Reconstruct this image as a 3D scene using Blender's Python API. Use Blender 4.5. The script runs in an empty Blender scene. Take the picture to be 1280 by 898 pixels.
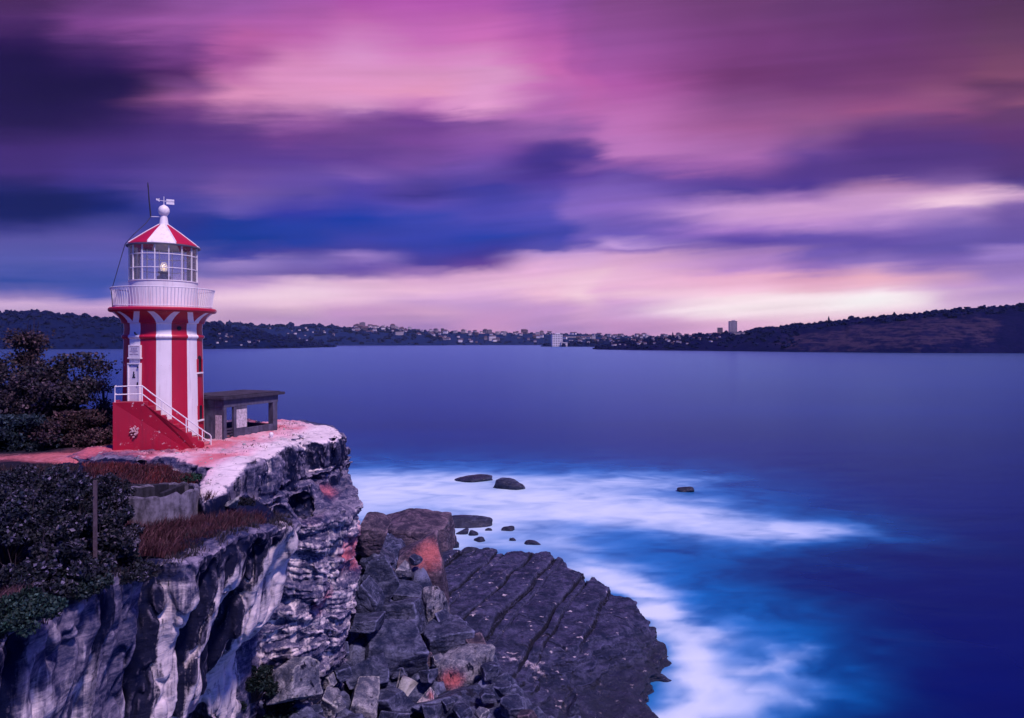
import bpy, math, random
import numpy as np
from mathutils import Vector, Matrix

# ------------------------------------------------------------------ camera, sky, sun, exposure
scene = bpy.context.scene
COL = scene.collection
F = 853.0                 # focal length in photo pixels
HZ = 428.0                # horizon row in the photo
ZC = 23.0                 # eye height above the sea
EXPO = 1.1

cam_d = bpy.data.cameras.new("camera")
cam = bpy.data.objects.new("camera", cam_d)
COL.objects.link(cam)
cam.location = (0, 0, ZC)
cam.rotation_euler = (math.radians(90), 0, 0)
cam_d.sensor_width = 36.0
cam_d.lens = 36.0 * F / 1280.0
cam_d.shift_y = -(449.0 - HZ) / 1280.0
cam_d.clip_start = 0.1
cam_d.clip_end = 60000
scene.camera = cam

scene.view_settings.view_transform = 'Standard'
scene.view_settings.look = 'None'
scene.view_settings.gamma = 1.0
scene.view_settings.use_curve_mapping = False
scene.view_settings.exposure = EXPO
scene.render.engine = 'CYCLES'
scene.cycles.use_denoising = True
try:
    scene.cycles.denoiser = 'OPENIMAGEDENOISE'
except Exception:
    pass
scene.cycles.max_bounces = 6
scene.cycles.diffuse_bounces = 3
scene.cycles.glossy_bounces = 3
scene.cycles.transparent_max_bounces = 12
scene.cycles.sample_clamp_indirect = 4.0

SUN_EL, SUN_AZ = math.radians(56), math.radians(136)     # azimuth clockwise from +Y (view direction)
SKY_STR = 0.1


def lin(c):
    return tuple(((x / 255.0) / 12.92 if x / 255.0 <= 0.04045 else ((x / 255.0 + 0.055) / 1.055) ** 2.4) for x in c[:3])


class NT:
    """tiny node-graph helper"""
    def __init__(self, tree):
        self.t = tree
        tree.nodes.clear()

    def n(self, kind, **props):
        nd = self.t.nodes.new(kind)
        for k, v in props.items():
            setattr(nd, k, v)
        return nd

    def link(self, a, b):
        self.t.links.new(a, b)

    def setin(self, sock, val):
        if isinstance(val, bpy.types.NodeSocket):
            self.t.links.new(val, sock)
        else:
            sock.default_value = val

    def m(self, op, a, b=None, c=None, clamp=False):
        nd = self.n('ShaderNodeMath', operation=op)
        nd.use_clamp = clamp
        self.setin(nd.inputs[0], a)
        if b is not None:
            self.setin(nd.inputs[1], b)
        if c is not None:
            self.setin(nd.inputs[2], c)
        return nd.outputs[0]

    def mix(self, f, a, b, blend='MIX'):
        nd = self.n('ShaderNodeMix', data_type='RGBA', blend_type=blend)
        nd.clamp_factor = True
        self.setin(nd.inputs['Factor'], f)
        self.setin(nd.inputs[6], a if isinstance(a, bpy.types.NodeSocket) else (*a[:3], 1))
        self.setin(nd.inputs[7], b if isinstance(b, bpy.types.NodeSocket) else (*b[:3], 1))
        return nd.outputs[2]

    def noise(self, vec, scale, detail=4, rough=0.55, dist=0.0):
        nd = self.n('ShaderNodeTexNoise')
        self.setin(nd.inputs['Vector'], vec)
        nd.inputs['Scale'].default_value = scale
        nd.inputs['Detail'].default_value = detail
        nd.inputs['Roughness'].default_value = rough
        nd.inputs['Distortion'].default_value = dist
        return nd.outputs[0]

    def mapping(self, vec, scale=(1, 1, 1), rot=(0, 0, 0), loc=(0, 0, 0)):
        nd = self.n('ShaderNodeMapping')
        self.setin(nd.inputs['Vector'], vec)
        nd.inputs['Scale'].default_value = scale
        nd.inputs['Rotation'].default_value = rot
        nd.inputs['Location'].default_value = loc
        return nd.outputs[0]

    def ramp(self, f, stops, interp='LINEAR'):
        nd = self.n('ShaderNodeValToRGB')
        nd.color_ramp.interpolation = interp
        el = nd.color_ramp.elements
        while len(el) < len(stops):
            el.new(0.5)
        for e, (p, c) in zip(el, stops):
            e.position = p
            e.color = (*c[:3], 1) if not isinstance(c, (int, float)) else (c, c, c, 1)
        self.setin(nd.inputs[0], f)
        return nd.outputs[0]

    def sstep(self, x, lo, hi):
        nd = self.n('ShaderNodeMapRange', interpolation_type='SMOOTHSTEP')
        self.setin(nd.inputs['Value'], x)
        nd.inputs['From Min'].default_value = lo
        nd.inputs['From Max'].default_value = hi
        return nd.outputs[0]

    def xyz(self, x, y, z):
        nd = self.n('ShaderNodeCombineXYZ')
        for i, q in enumerate((x, y, z)):
            self.setin(nd.inputs[i], q)
        return nd.outputs[0]


SKY_COLS = {
    45: "0:72,38,92 20:80,42,105 53:48,20,85 72:30,8,72 110:34,14,78 158:44,22,88 182:66,38,115 215:64,40,120 235:30,28,105 249:6,18,92 268:8,20,95 282:50,48,130 302:84,78,160 330:80,85,170 350:45,70,160 361:80,85,170 371:150,125,185 378:205,170,210 392:180,150,195 428:170,130,190",
    295: "0:150,85,160 19:165,90,170 48:185,95,165 77:165,85,155 96:190,110,170 120:222,145,190 136:170,105,165 153:100,60,130 168:85,50,130 206:88,58,145 240:115,85,165 263:95,80,170 275:20,50,150 306:5,50,150 318:60,60,160 326:150,125,195 345:120,100,175 354:190,150,205 371:240,200,225 383:215,175,210 398:190,150,190 428:185,145,190",
    445: "0:170,80,165 29:195,105,180 72:215,145,200 110:225,150,195 134:215,150,200 144:150,95,165 153:120,70,145 201:95,60,145 220:120,85,170 235:85,65,165 259:60,60,165 273:20,55,165 292:50,60,165 311:65,60,160 322:150,120,195 335:100,75,165 345:120,90,170 354:225,180,215 374:235,190,220 388:205,155,205 400:190,145,195 428:185,140,190",
    605: "0:175,85,170 48:205,110,185 86:218,150,200 134:225,155,205 144:180,115,180 153:130,80,155 168:140,85,165 192:130,80,170 211:105,75,165 235:60,55,155 268:75,70,175 297:35,60,170 316:60,50,150 330:95,60,150 340:215,165,205 359:225,175,215 383:200,155,210 402:205,150,200 428:210,150,190",
    765: "0:130,70,135 57:150,80,155 110:180,90,170 144:190,110,180 192:190,120,190 204:155,95,175 220:105,75,165 235:120,90,180 259:135,100,190 292:105,85,180 307:195,155,220 311:150,115,190 321:215,165,210 354:235,180,215 388:205,155,210 407:200,145,195 428:200,145,195",
    935: "0:110,60,115 53:120,60,125 100:115,55,115 129:135,75,135 163:160,90,150 192:170,105,175 211:155,95,170 225:95,65,155 239:80,60,150 249:150,110,180 263:205,155,215 287:160,115,195 304:90,65,165 316:160,120,190 335:185,135,200 345:230,170,200 359:240,190,215 374:255,225,235 388:225,175,205 402:230,175,210 428:225,170,205",
    1105: "0:95,52,105 48:105,52,112 86:110,55,110 115:125,65,120 134:150,80,130 153:120,70,130 168:90,50,125 201:80,50,130 220:95,65,145 230:170,120,170 244:205,155,205 268:190,145,205 287:140,105,185 307:95,75,165 326:140,110,185 335:190,145,195 345:235,175,195 364:235,190,215 378:255,235,245 390:235,190,215 428:220,170,205",
    125: "0:105,58,125 29:125,65,140 45:90,48,115 72:55,25,92 105:36,14,80 140:48,24,92 180:72,42,122 215:70,48,135 240:40,40,128 260:10,28,118 275:60,60,145 300:92,80,165 325:85,85,175 355:55,75,168 370:75,85,178 382:205,165,210 395:180,140,190 428:175,135,190",
    230: "0:140,80,155 30:155,85,160 57:125,65,140 90:85,40,105 108:130,75,140 122:165,95,155 134:110,60,130 158:75,42,118 190:80,52,135 230:85,65,150 255:60,60,155 280:35,45,140 300:20,48,145 320:90,85,170 345:120,105,180 360:190,150,205 380:225,190,220 428:185,145,190",
    370: "0:160,85,165 48:190,100,175 86:215,140,190 120:222,150,195 139:190,125,180 153:150,90,160 168:110,62,140 201:88,58,145 220:100,72,160 245:95,75,165 265:45,50,160 283:30,58,165 306:30,55,160 318:75,65,160 330:120,100,180 345:110,85,165 357:220,180,215 373:245,205,228 385:230,190,215 400:190,150,195 428:185,145,190",
    530: "0:178,85,172 50:200,110,185 96:222,150,198 115:225,150,190 125:205,130,190 138:160,95,165 150:112,62,145 178:118,68,150 206:110,72,155 226:85,65,155 240:62,50,140 254:85,70,170 270:55,65,172 306:48,58,165 328:70,55,150 337:150,110,180 347:220,170,210 361:238,190,220 376:205,160,210 392:215,165,205 410:170,130,190 428:180,140,190",
    690: "0:150,78,160 48:180,90,170 86:200,105,178 115:190,105,180 150:175,105,180 168:150,95,170 182:95,58,145 206:72,45,140 225:85,60,160 245:92,75,175 273:80,75,180 297:62,65,170 312:85,75,170 318:190,150,210 330:228,175,215 354:232,180,212 367:240,190,215 388:205,155,210 410:180,135,190 428:190,145,195",
    730: "0:135,72,145 57:160,82,160 105:188,95,172 144:190,108,180 165:165,100,175 182:125,80,155 196:88,58,150 208:130,85,170 222:95,65,160 240:120,90,182 264:130,100,190 287:110,90,185 306:105,85,178 316:205,160,215 345:235,185,215 368:245,205,222 388:215,165,210 407:195,145,195 428:195,145,195",
    1015: "0:100,55,110 57:112,57,118 105:112,55,115 144:150,85,140 168:140,85,145 182:125,78,150 206:95,62,148 232:75,52,145 244:160,115,185 258:205,155,210 278:190,140,205 297:110,85,175 320:115,90,178 335:150,110,185 347:220,160,190 364:235,185,205 378:255,240,248 392:235,190,212 428:225,170,205",
    1195: "0:88,48,95 50:105,55,105 96:118,62,108 120:145,82,125 140:140,75,125 153:105,58,120 180:82,48,122 206:88,55,130 230:130,95,165 242:205,155,200 254:240,200,222 263:170,130,195 285:115,92,175 311:95,78,165 330:130,100,180 345:205,155,195 360:190,145,200 380:200,155,205 428:195,150,200",
    1260: "0:85,48,88 48:105,60,100 91:125,70,105 105:100,55,95 125:140,80,115 139:105,60,110 168:95,50,115 206:80,48,115 220:75,50,125 235:90,65,145 244:190,145,195 259:120,90,165 273:105,80,160 302:100,80,165 311:150,120,195 330:140,110,185 345:160,125,195 374:185,145,200 383:200,160,210 428:190,150,200",
}
BACK_SKY = lin((36, 66, 205))
ZENITH = lin((44, 54, 186))


def build_world():
    w = bpy.data.worlds.new("World")
    scene.world = w
    w.use_nodes = True
    T = NT(w.node_tree)
    tc = T.n('ShaderNodeTexCoord')
    sep = T.n('ShaderNodeSeparateXYZ')
    T.link(tc.outputs['Generated'], sep.inputs[0])
    X, Y, Z = sep.outputs
    az = T.m('ARCTAN2', X, Y)
    hyp = T.m('SQRT', T.m('ADD', T.m('MULTIPLY', X, X), T.m('MULTIPLY', Y, Y)))
    el = T.m('ARCTAN2', Z, hyp)
    v = T.m('DIVIDE', Z, T.m('MAXIMUM', Y, T.m('MULTIPLY', hyp, 0.5)))      # height of the cloud deck along the wind
    # cloud streaks drawn out along the wind
    p0 = T.xyz(T.m('MULTIPLY', az, 2.2), T.m('MULTIPLY', v, 9.0), 0.0)
    warp1 = T.noise(p0, 1.6, 4, 0.5)
    tl = T.m('SUBTRACT', v, T.m('MULTIPLY', T.m('MAXIMUM', az, -0.1), 0.10))
    p1 = T.xyz(T.m('MULTIPLY', az, 3.0), T.m('MULTIPLY', tl, 22.0), 3.7)
    warp2 = T.noise(p1, 1.6, 5, 0.55, 0.3)
    p2 = T.xyz(T.m('MULTIPLY', az, 1.8), T.m('MULTIPLY', tl, 44.0), 9.1)
    streak = T.noise(p2, 1.5, 4, 0.5, 0.2)
    w1 = T.m('SUBTRACT', warp1, 0.5)
    w2 = T.m('SUBTRACT', warp2, 0.5)
    st = T.m('SUBTRACT', streak, 0.5)
    low = T.sstep(v, 0.0, 0.12)
    rag = T.m('SUBTRACT', T.noise(T.xyz(T.m('MULTIPLY', az, 7.0), T.m('MULTIPLY', tl, 13.0), 5.5), 1.5, 5, 0.6, 0.3), 0.5)
    azw = T.m('ADD', az, T.m('ADD', T.m('MULTIPLY', w1, 0.08), T.m('MULTIPLY', w2, 0.10)))
    vw = T.m('ADD', v, T.m('MULTIPLY', T.m('ADD', T.m('MULTIPLY', rag, 0.017), T.m('MULTIPLY', w2, 0.036)), T.m('ADD', 0.35, T.m('MULTIPLY', low, 0.65))))

    lo, hi = -0.04, 0.56
    f = T.m('DIVIDE', T.m('SUBTRACT', vw, lo), hi - lo)
    keys = sorted(SKY_COLS)
    col = None
    prev = None
    for k in keys:
        stops = []
        for s in SKY_COLS[k].split():
            py, c = s.split(':')
            stops.append((((HZ - float(py)) / F - lo) / (hi - lo), lin([float(q) for q in c.split(',')])))
        stops.sort(key=lambda q: q[0])
        stops = [(0.0, lin((60, 60, 130)))] + stops
        r = T.ramp(f, stops, 'EASE' if False else 'LINEAR')
        if col is None:
            col = r
        else:
            a0, a1 = math.atan((prev - 640) / F), math.atan((k - 640) / F)
            col = T.mix(T.sstep(azw, a0, a1), col, r)
        prev = k
    blobs = [
        (690, 200, 46, 26, -14, (62, 46, 135), .75), (30, 258, 92, 17, 0, (8, 16, 92), .9),
        (60, 115, 110, 45, 0, (22, 4, 62), .75), (30, 150, 90, 20, 0, (30, 10, 74), .5),
        (1195, 250, 50, 7, -5, (250, 212, 230), .7), (1010, 262, 120, 9, -3, (214, 162, 212), .6), (1100, 207, 150, 16, -5, (80, 50, 130), .6),
        (1250, 122, 45, 14, -6, (96, 52, 104), .6), (1000, 303, 130, 9, -2, (92, 70, 168), .6),
        (985, 383, 140, 12, -2, (255, 236, 242), .9), (1075, 376, 50, 9, -8, (255, 248, 250), .95), (900, 389, 70, 6, 0, (255, 238, 242), .7),
        (690, 352, 90, 8, -2, (246, 205, 224), .5), (370, 368, 70, 8, 0, (246, 214, 232), .7), (800, 367, 70, 5, -3, (250, 208, 224), .6),
    ]
    for (px, py, sx, sy, tilt, c, wt) in blobs:
        a0 = math.atan((px - 640) / F)
        v0 = (HZ - py) / F
        u = (px - 640) / F
        dx = T.m('SUBTRACT', azw, a0)
        dy = T.m('SUBTRACT', vw, v0)
        if tilt:
            dy = T.m('ADD', dy, T.m('MULTIPLY', dx, math.tan(math.radians(tilt)) * (1 + u * u)))
        d2 = T.m('ADD', T.m('POWER', T.m('ABSOLUTE', T.m('DIVIDE', dx, sx / F / (1 + u * u))), 2.0), T.m('POWER', T.m('ABSOLUTE', T.m('DIVIDE', dy, sy / F)), 2.0))
        g = T.m('EXPONENT', T.m('MULTIPLY', d2, -0.8))
        g = T.m('MULTIPLY', g, T.m('ADD', wt, T.m('MULTIPLY', st, 0.35)), clamp=True)
        col = T.mix(g, col, lin(c))
    fine = T.m('ADD', 1.0, T.m('ADD', T.m('MULTIPLY', st, 0.30), T.m('MULTIPLY', w2, 0.24)))
    vm = T.n('ShaderNodeVectorMath', operation='SCALE')
    T.link(col, vm.inputs[0])
    T.link(fine, vm.inputs['Scale'])
    # open blue dusk overhead and behind the camera
    col = T.mix(T.sstep(v, 0.5, 1.15), vm.outputs[0], ZENITH)
    col = T.mix(T.sstep(T.m('MULTIPLY', Y, -1.0), -0.35, 0.35), col, BACK_SKY)
    sc = T.n('ShaderNodeVectorMath', operation='SCALE')
    T.link(col, sc.inputs[0])
    sc.inputs['Scale'].default_value = 1.0 / (SKY_STR * 2 ** EXPO)
    sky = T.n('ShaderNodeTexSky', sky_type='NISHITA')
    sky.sun_disc = False
    sky.sun_elevation = SUN_EL
    sky.sun_rotation = SUN_AZ
    out = T.mix(0.99, sky.outputs[0], sc.outputs[0])
    bg = T.n('ShaderNodeBackground')
    T.link(out, bg.inputs['Color'])
    bg.inputs['Strength'].default_value = SKY_STR
    wo = T.n('ShaderNodeOutputWorld')
    T.link(bg.outputs[0], wo.inputs['Surface'])


build_world()
sun_d = bpy.data.lights.new("sun", 'SUN')
sun_d.energy = 2.0
sun_d.angle = math.radians(6)
sun_d.color = (1.0, 0.74, 0.82)
sun = bpy.data.objects.new("sun", sun_d)
COL.objects.link(sun)
_dir = Vector((math.sin(SUN_AZ) * math.cos(SUN_EL), math.cos(SUN_AZ) * math.cos(SUN_EL), math.sin(SUN_EL)))
sun.rotation_euler = _dir.to_track_quat('Z', 'Y').to_euler()

# ------------------------------------------------------------------ helpers: noise
_rng = np.random.RandomState(7)
_PERM = _rng.permutation(512).astype(np.int32) % 512
_PERM = np.concatenate([_PERM, _PERM, _PERM])
_G = _rng.normal(size=(512, 3)).astype(np.float32)
_G /= np.linalg.norm(_G, axis=1, keepdims=True)


def perlin(x, y, z):
    x = np.asarray(x, np.float32); y = np.asarray(y, np.float32); z = np.asarray(z, np.float32)
    xi = np.floor(x); yi = np.floor(y); zi = np.floor(z)
    fx, fy, fz = x - xi, y - yi, z - zi
    xi = xi.astype(np.int32) & 511; yi = yi.astype(np.int32) & 511; zi = zi.astype(np.int32) & 511
    u, v, w = (t * t * t * (t * (t * 6 - 15) + 10) for t in (fx, fy, fz))
    r = 0
    for dx in (0, 1):
        a = _PERM[xi + dx]
        for dy in (0, 1):
            b = _PERM[a + yi + dy]
            for dz in (0, 1):
                g = _G[_PERM[b + zi + dz]]
                d = g[..., 0] * (fx - dx) + g[..., 1] * (fy - dy) + g[..., 2] * (fz - dz)
                r = r + d * (u if dx else 1 - u) * (v if dy else 1 - v) * (w if dz else 1 - w)
    return r * 1.5


def fbm(x, y, z, o=4, g=0.5, l=2.03):
    a, s, t = 1.0, 1.0, 0
    for i in range(o):
        t = t + a * perlin(x * s + 17.3 * i, y * s + 5.1 * i, z * s + 9.7 * i)
        a *= g; s *= l
    return t


def sst(x, a, b):
    t = np.clip((x - a) / (b - a), 0, 1)
    return t * t * (3 - 2 * t)


def smin(a, b, k):
    h = np.clip(0.5 + 0.5 * (b - a) / k, 0, 1)
    return b + (a - b) * h - k * h * (1 - h)


def smax(a, b, k):
    return -smin(-a, -b, k)


def idw(px, py, pts, p=3.0):
    pts = np.array(pts, float)
    num = den = 0
    for (x, y, z) in pts:
        w = 1.0 / (((px - x) ** 2 + (py - y) ** 2) + 0.05) ** (p / 2)
        num = num + w * z; den = den + w
    return num / den


def poly_sd(x, y, poly):
    d = np.full(np.shape(x), 1e9)
    inside = np.zeros(np.shape(x), bool)
    n = len(poly)
    for i in range(n):
        ax, ay = poly[i]; bx, by = poly[(i + 1) % n]
        ex, ey = bx - ax, by - ay
        t = np.clip(((x - ax) * ex + (y - ay) * ey) / (ex * ex + ey * ey), 0, 1)
        d = np.minimum(d, np.hypot(x - ax - t * ex, y - ay - t * ey))
        c = ((ay > y) != (by > y)) & (x < (bx - ax) * (y - ay) / (by - ay + 1e-12) + ax)
        inside ^= c
    return np.where(inside, -d, d)


def W(px, py, Y):
    """the world point seen at photo pixel (px, py) at depth Y"""
    return np.array([(px - 640) / F * Y, Y, ZC + (HZ - py) / F * Y])


# ------------------------------------------------------------------ helpers: meshes
def mesh_np(name, verts, faces, mats, parent=None, smooth=True, midx=None, tri=False):
    me = bpy.data.meshes.new(name)
    verts = np.asarray(verts, np.float32)
    k = 3 if tri else 4
    faces = np.asarray(faces, np.int32)
    me.vertices.add(len(verts))
    me.vertices.foreach_set("co", verts.ravel())
    me.loops.add(faces.size)
    me.loops.foreach_set("vertex_index", faces.ravel())
    me.polygons.add(len(faces))
    me.polygons.foreach_set("loop_start", np.arange(0, faces.size, k, dtype=np.int32))
    me.polygons.foreach_set("loop_total", np.full(len(faces), k, np.int32))
    if midx is not None:
        me.polygons.foreach_set("material_index", np.asarray(midx, np.int32))
    me.polygons.foreach_set("use_smooth", np.full(len(faces), smooth, bool))
    me.update(calc_edges=True)
    me.validate()
    for m in (mats if isinstance(mats, (list, tuple)) else [mats]):
        me.materials.append(m)
    o = bpy.data.objects.new(name, me)
    COL.objects.link(o)
    if parent:
        o.parent = parent
    return o


def get_co(o):
    n = len(o.data.vertices)
    a = np.empty(n * 3, np.float32)
    o.data.vertices.foreach_get("co", a)
    return a.reshape(-1, 3)


def get_no(o):
    n = len(o.data.vertices)
    a = np.empty(n * 3, np.float32)
    o.data.vertices.foreach_get("normal", a)
    return a.reshape(-1, 3)


def set_co(o, co):
    o.data.vertices.foreach_set("co", np.asarray(co, np.float32).ravel())
    o.data.update()


def set_attr(o, name, rgb):
    a = o.data.attributes.new(name, 'FLOAT_COLOR', 'POINT')
    n = len(o.data.vertices)
    buf = np.zeros((n, 4), np.float32)
    buf[:, :rgb.shape[1]] = rgb
    buf[:, 3] = 1 if rgb.shape[1] < 4 else buf[:, 3]
    a.data.foreach_set("color", buf.ravel())


def subdivide(o, levels=1):
    md = o.modifiers.new("s", 'SUBSURF')
    md.levels = levels
    md.render_levels = levels
    dg = bpy.context.evaluated_depsgraph_get()
    ev = o.evaluated_get(dg)
    me = bpy.data.meshes.new_from_object(ev)
    o.modifiers.clear()
    old = o.data
    o.data = me
    me.name = old.name + "_fine"
    bpy.data.meshes.remove(old)
    me.polygons.foreach_set("use_smooth", np.ones(len(me.polygons), bool))
    return o


def surface_nets(v, origin, h):
    """isosurface v=0 of a 3D grid as quads"""
    nx, ny, nz = v.shape
    ins = v < 0
    c8 = [ins[i:nx - 1 + i, j:ny - 1 + j, k:nz - 1 + k] for i in (0, 1) for j in (0, 1) for k in (0, 1)]
    cnt = sum(c.astype(np.int8) for c in c8)
    act = (cnt > 0) & (cnt < 8)
    idx = np.argwhere(act)
    vid = np.full(act.shape, -1, np.int32)
    vid[act] = np.arange(len(idx))
    acc = np.zeros((len(idx), 3)); num = np.zeros(len(idx))
    I, J, K = idx[:, 0], idx[:, 1], idx[:, 2]
    corners = [(i, j, k) for i in (0, 1) for j in (0, 1) for k in (0, 1)]
    for a in corners:
        for ax in range(3):
            if a[ax]:
                continue
            b = list(a); b[ax] = 1
            va = v[I + a[0], J + a[1], K + a[2]]; vb = v[I + b[0], J + b[1], K + b[2]]
            cr = (va < 0) != (vb < 0)
            t = np.where(cr, va / np.where(cr, va - vb, 1), 0)
            p = np.empty((len(idx), 3))
            for q in range(3):
                p[:, q] = a[q]
            p[:, ax] = t
            acc += p * cr[:, None]; num += cr
    P = (idx + acc / num[:, None]) * h + np.array(origin)
    quads = []
    for ax in range(3):
        sl0 = [slice(None)] * 3; sl1 = [slice(None)] * 3
        sl0[ax] = slice(0, -1); sl1[ax] = slice(1, None)
        A, B = ins[tuple(sl0)], ins[tuple(sl1)]
        cr = np.argwhere(A != B)
        o1, o2 = (ax + 1) % 3, (ax + 2) % 3
        ok = (cr[:, o1] > 0) & (cr[:, o2] > 0) & (cr[:, o1] < v.shape[o1] - 1) & (cr[:, o2] < v.shape[o2] - 1)
        cr = cr[ok]
        fl = A[cr[:, 0], cr[:, 1], cr[:, 2]]
        q = []
        for (d1, d2) in ((-1, -1), (0, -1), (0, 0), (-1, 0)):
            e = cr.copy(); e[:, o1] += d1; e[:, o2] += d2
            q.append(vid[e[:, 0], e[:, 1], e[:, 2]])
        q = np.stack(q, 1)
        q[~fl] = q[~fl][:, ::-1]
        quads.append(q)
    return P, np.concatenate(quads)


class MB:
    """collects simple shapes into one mesh"""
    def __init__(self):
        self.v, self.f, self.m = [], [], []

    def add(self, vs, fs, mi=0):
        o = len(self.v)
        self.v += [tuple(p) for p in vs]
        self.f += [tuple(i + o for i in f) for f in fs]
        self.m += [mi] * len(fs)

    def box(self, c, s, rz=0.0, mi=0, mat=None):
        x, y, z = (q / 2 for q in s)
        vs = [Vector(p) for p in ((-x, -y, -z), (x, -y, -z), (x, y, -z), (-x, y, -z), (-x, -y, z), (x, -y, z), (x, y, z), (-x, y, z))]
        R = mat if mat is not None else Matrix.Rotation(rz, 3, 'Z')
        vs = [R @ p + Vector(c) for p in vs]
        self.add(vs, [(3, 2, 1, 0), (4, 5, 6, 7), (0, 1, 5, 4), (1, 2, 6, 5), (2, 3, 7, 6), (3, 0, 4, 7)], mi)

    def prism(self, poly, z0, z1, mi=0):
        n = len(poly)
        vs = [(x, y, z0) for x, y in poly] + [(x, y, z1) for x, y in poly]
        fs = [tuple(range(n))[::-1], tuple(range(n, 2 * n))] + [(i, (i + 1) % n, n + (i + 1) % n, n + i) for i in range(n)]
        self.add(vs, fs, mi)

    def tube(self, pts, rad, n=10, mi=0):
        pts = [Vector(p) for p in pts]
        if not isinstance(rad, (list, tuple)):
            rad = [rad] * len(pts)
        rings = []
        for i, p in enumerate(pts):
            d = (pts[min(i + 1, len(pts) - 1)] - pts[max(i - 1, 0)]).normalized()
            a = d.orthogonal().normalized() if i == 0 else (a - d * a.dot(d)).normalized()
            b = d.cross(a)
            rings.append([p + (a * math.cos(2 * math.pi * k / n) + b * math.sin(2 * math.pi * k / n)) * rad[i] for k in range(n)])
        vs = [q for r in rings for q in r]
        fs = [tuple(range(n))[::-1], tuple(range(len(vs) - n, len(vs)))]
        for i in range(len(pts) - 1):
            for k in range(n):
                fs.append((i * n + k, i * n + (k + 1) % n, (i + 1) * n + (k + 1) % n, (i + 1) * n + k))
        self.add(vs, fs, mi)

    def lathe(self, prof, n=48, mi=0, c=(0, 0), cap=True, off=0.0):
        vs = []
        for r, z in prof:
            for k in range(n):
                a = 2 * math.pi * k / n + off
                vs.append((c[0] + r * math.sin(a), c[1] - r * math.cos(a), z))
        fs = []
        for i in range(len(prof) - 1):
            for k in range(n):
                fs.append((i * n + k, i * n + (k + 1) % n, (i + 1) * n + (k + 1) % n, (i + 1) * n + k))
        if cap:
            fs += [tuple(range(n))[::-1], tuple(range(len(vs) - n, len(vs)))]
        self.add(vs, fs, mi)

    def build(self, name, mats, parent=None, smooth=False, bevel=0.0, loc=None):
        me = bpy.data.meshes.new(name)
        me.from_pydata(self.v, [], self.f)
        for m in (mats if isinstance(mats, (list, tuple)) else [mats]):
            me.materials.append(m)
        me.polygons.foreach_set("material_index", np.array(self.m, np.int32))
        me.polygons.foreach_set("use_smooth", np.full(len(self.f), smooth, bool))
        me.update()
        o = bpy.data.objects.new(name, me)
        COL.objects.link(o)
        if parent:
            o.parent = parent
        if loc is not None:
            o.location = loc
        if smooth:
            try:
                me.set_sharp_from_angle(angle=math.radians(38))
            except Exception:
                pass
        if bevel:
            b = o.modifiers.new("bevel", 'BEVEL')
            b.width = bevel
            b.segments = 2
            b.limit_method = 'ANGLE'
        return o


def tag(o, label=None, cat=None, group=None, kind=None):
    if label:
        o['label'] = label
    if cat:
        o['category'] = cat
    if group:
        o['group'] = group
    if kind:
        o['kind'] = kind
    return o


def empty(name, loc, rz=0.0, label=None, cat=None, group=None):
    o = bpy.data.objects.new(name, None)
    COL.objects.link(o)
    o.empty_display_size = 0.3
    o.location = loc
    o.rotation_euler = (0, 0, rz)
    return tag(o, label, cat, group)


def dup(o, parent=None):
    c = o.copy()
    COL.objects.link(c)
    c.parent = parent
    for ch in o.children:
        dup(ch, c)
    return c


# ------------------------------------------------------------------ materials
def new_mat(name):
    m = bpy.data.materials.new(name)
    m.use_nodes = True
    return m, NT(m.node_tree)


def finish(T, color, rough=0.8, bump=None, bstr=0.4, bdist=0.05, spec=0.5, **kw):
    b = T.n('ShaderNodeBsdfPrincipled')
    b.inputs['Specular IOR Level'].default_value = spec
    T.setin(b.inputs['Base Color'], color if isinstance(color, bpy.types.NodeSocket) else (*color[:3], 1))
    T.setin(b.inputs['Roughness'], rough)
    for k, v in kw.items():
        T.setin(b.inputs[k.replace('_', ' ')], v)
    if bump is not None:
        bn = T.n('ShaderNodeBump')
        bn.inputs['Strength'].default_value = bstr
        bn.inputs['Distance'].default_value = bdist
        T.link(bump, bn.inputs['Height'])
        T.link(bn.outputs[0], b.inputs['Normal'])
    o = T.n('ShaderNodeOutputMaterial')
    T.link(b.outputs[0], o.inputs['Surface'])
    return b


def plain(name, c, rough=0.7, var=0.25, scale=6.0, bump=0.15, metallic=0.0):
    m, T = new_mat(name)
    co = T.n('ShaderNodeTexCoord').outputs['Object']
    n1 = T.noise(co, scale, 6, 0.65)
    n2 = T.noise(T.mapping(co, (3, 3, 0.5)), scale, 4, 0.6)
    f = T.m('ADD', T.m('MULTIPLY', n1, 0.6), T.m('MULTIPLY', n2, 0.4))
    c0 = tuple(q * (1 - var) for q in c)
    c1 = tuple(min(1, q * (1 + var)) for q in c)
    col = T.mix(T.sstep(f, 0.3, 0.7), c0, c1)
    finish(T, col, rough, n1, bump, 0.02, spec=0.1 if rough > .65 else .4, Metallic=metallic)
    return m


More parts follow.
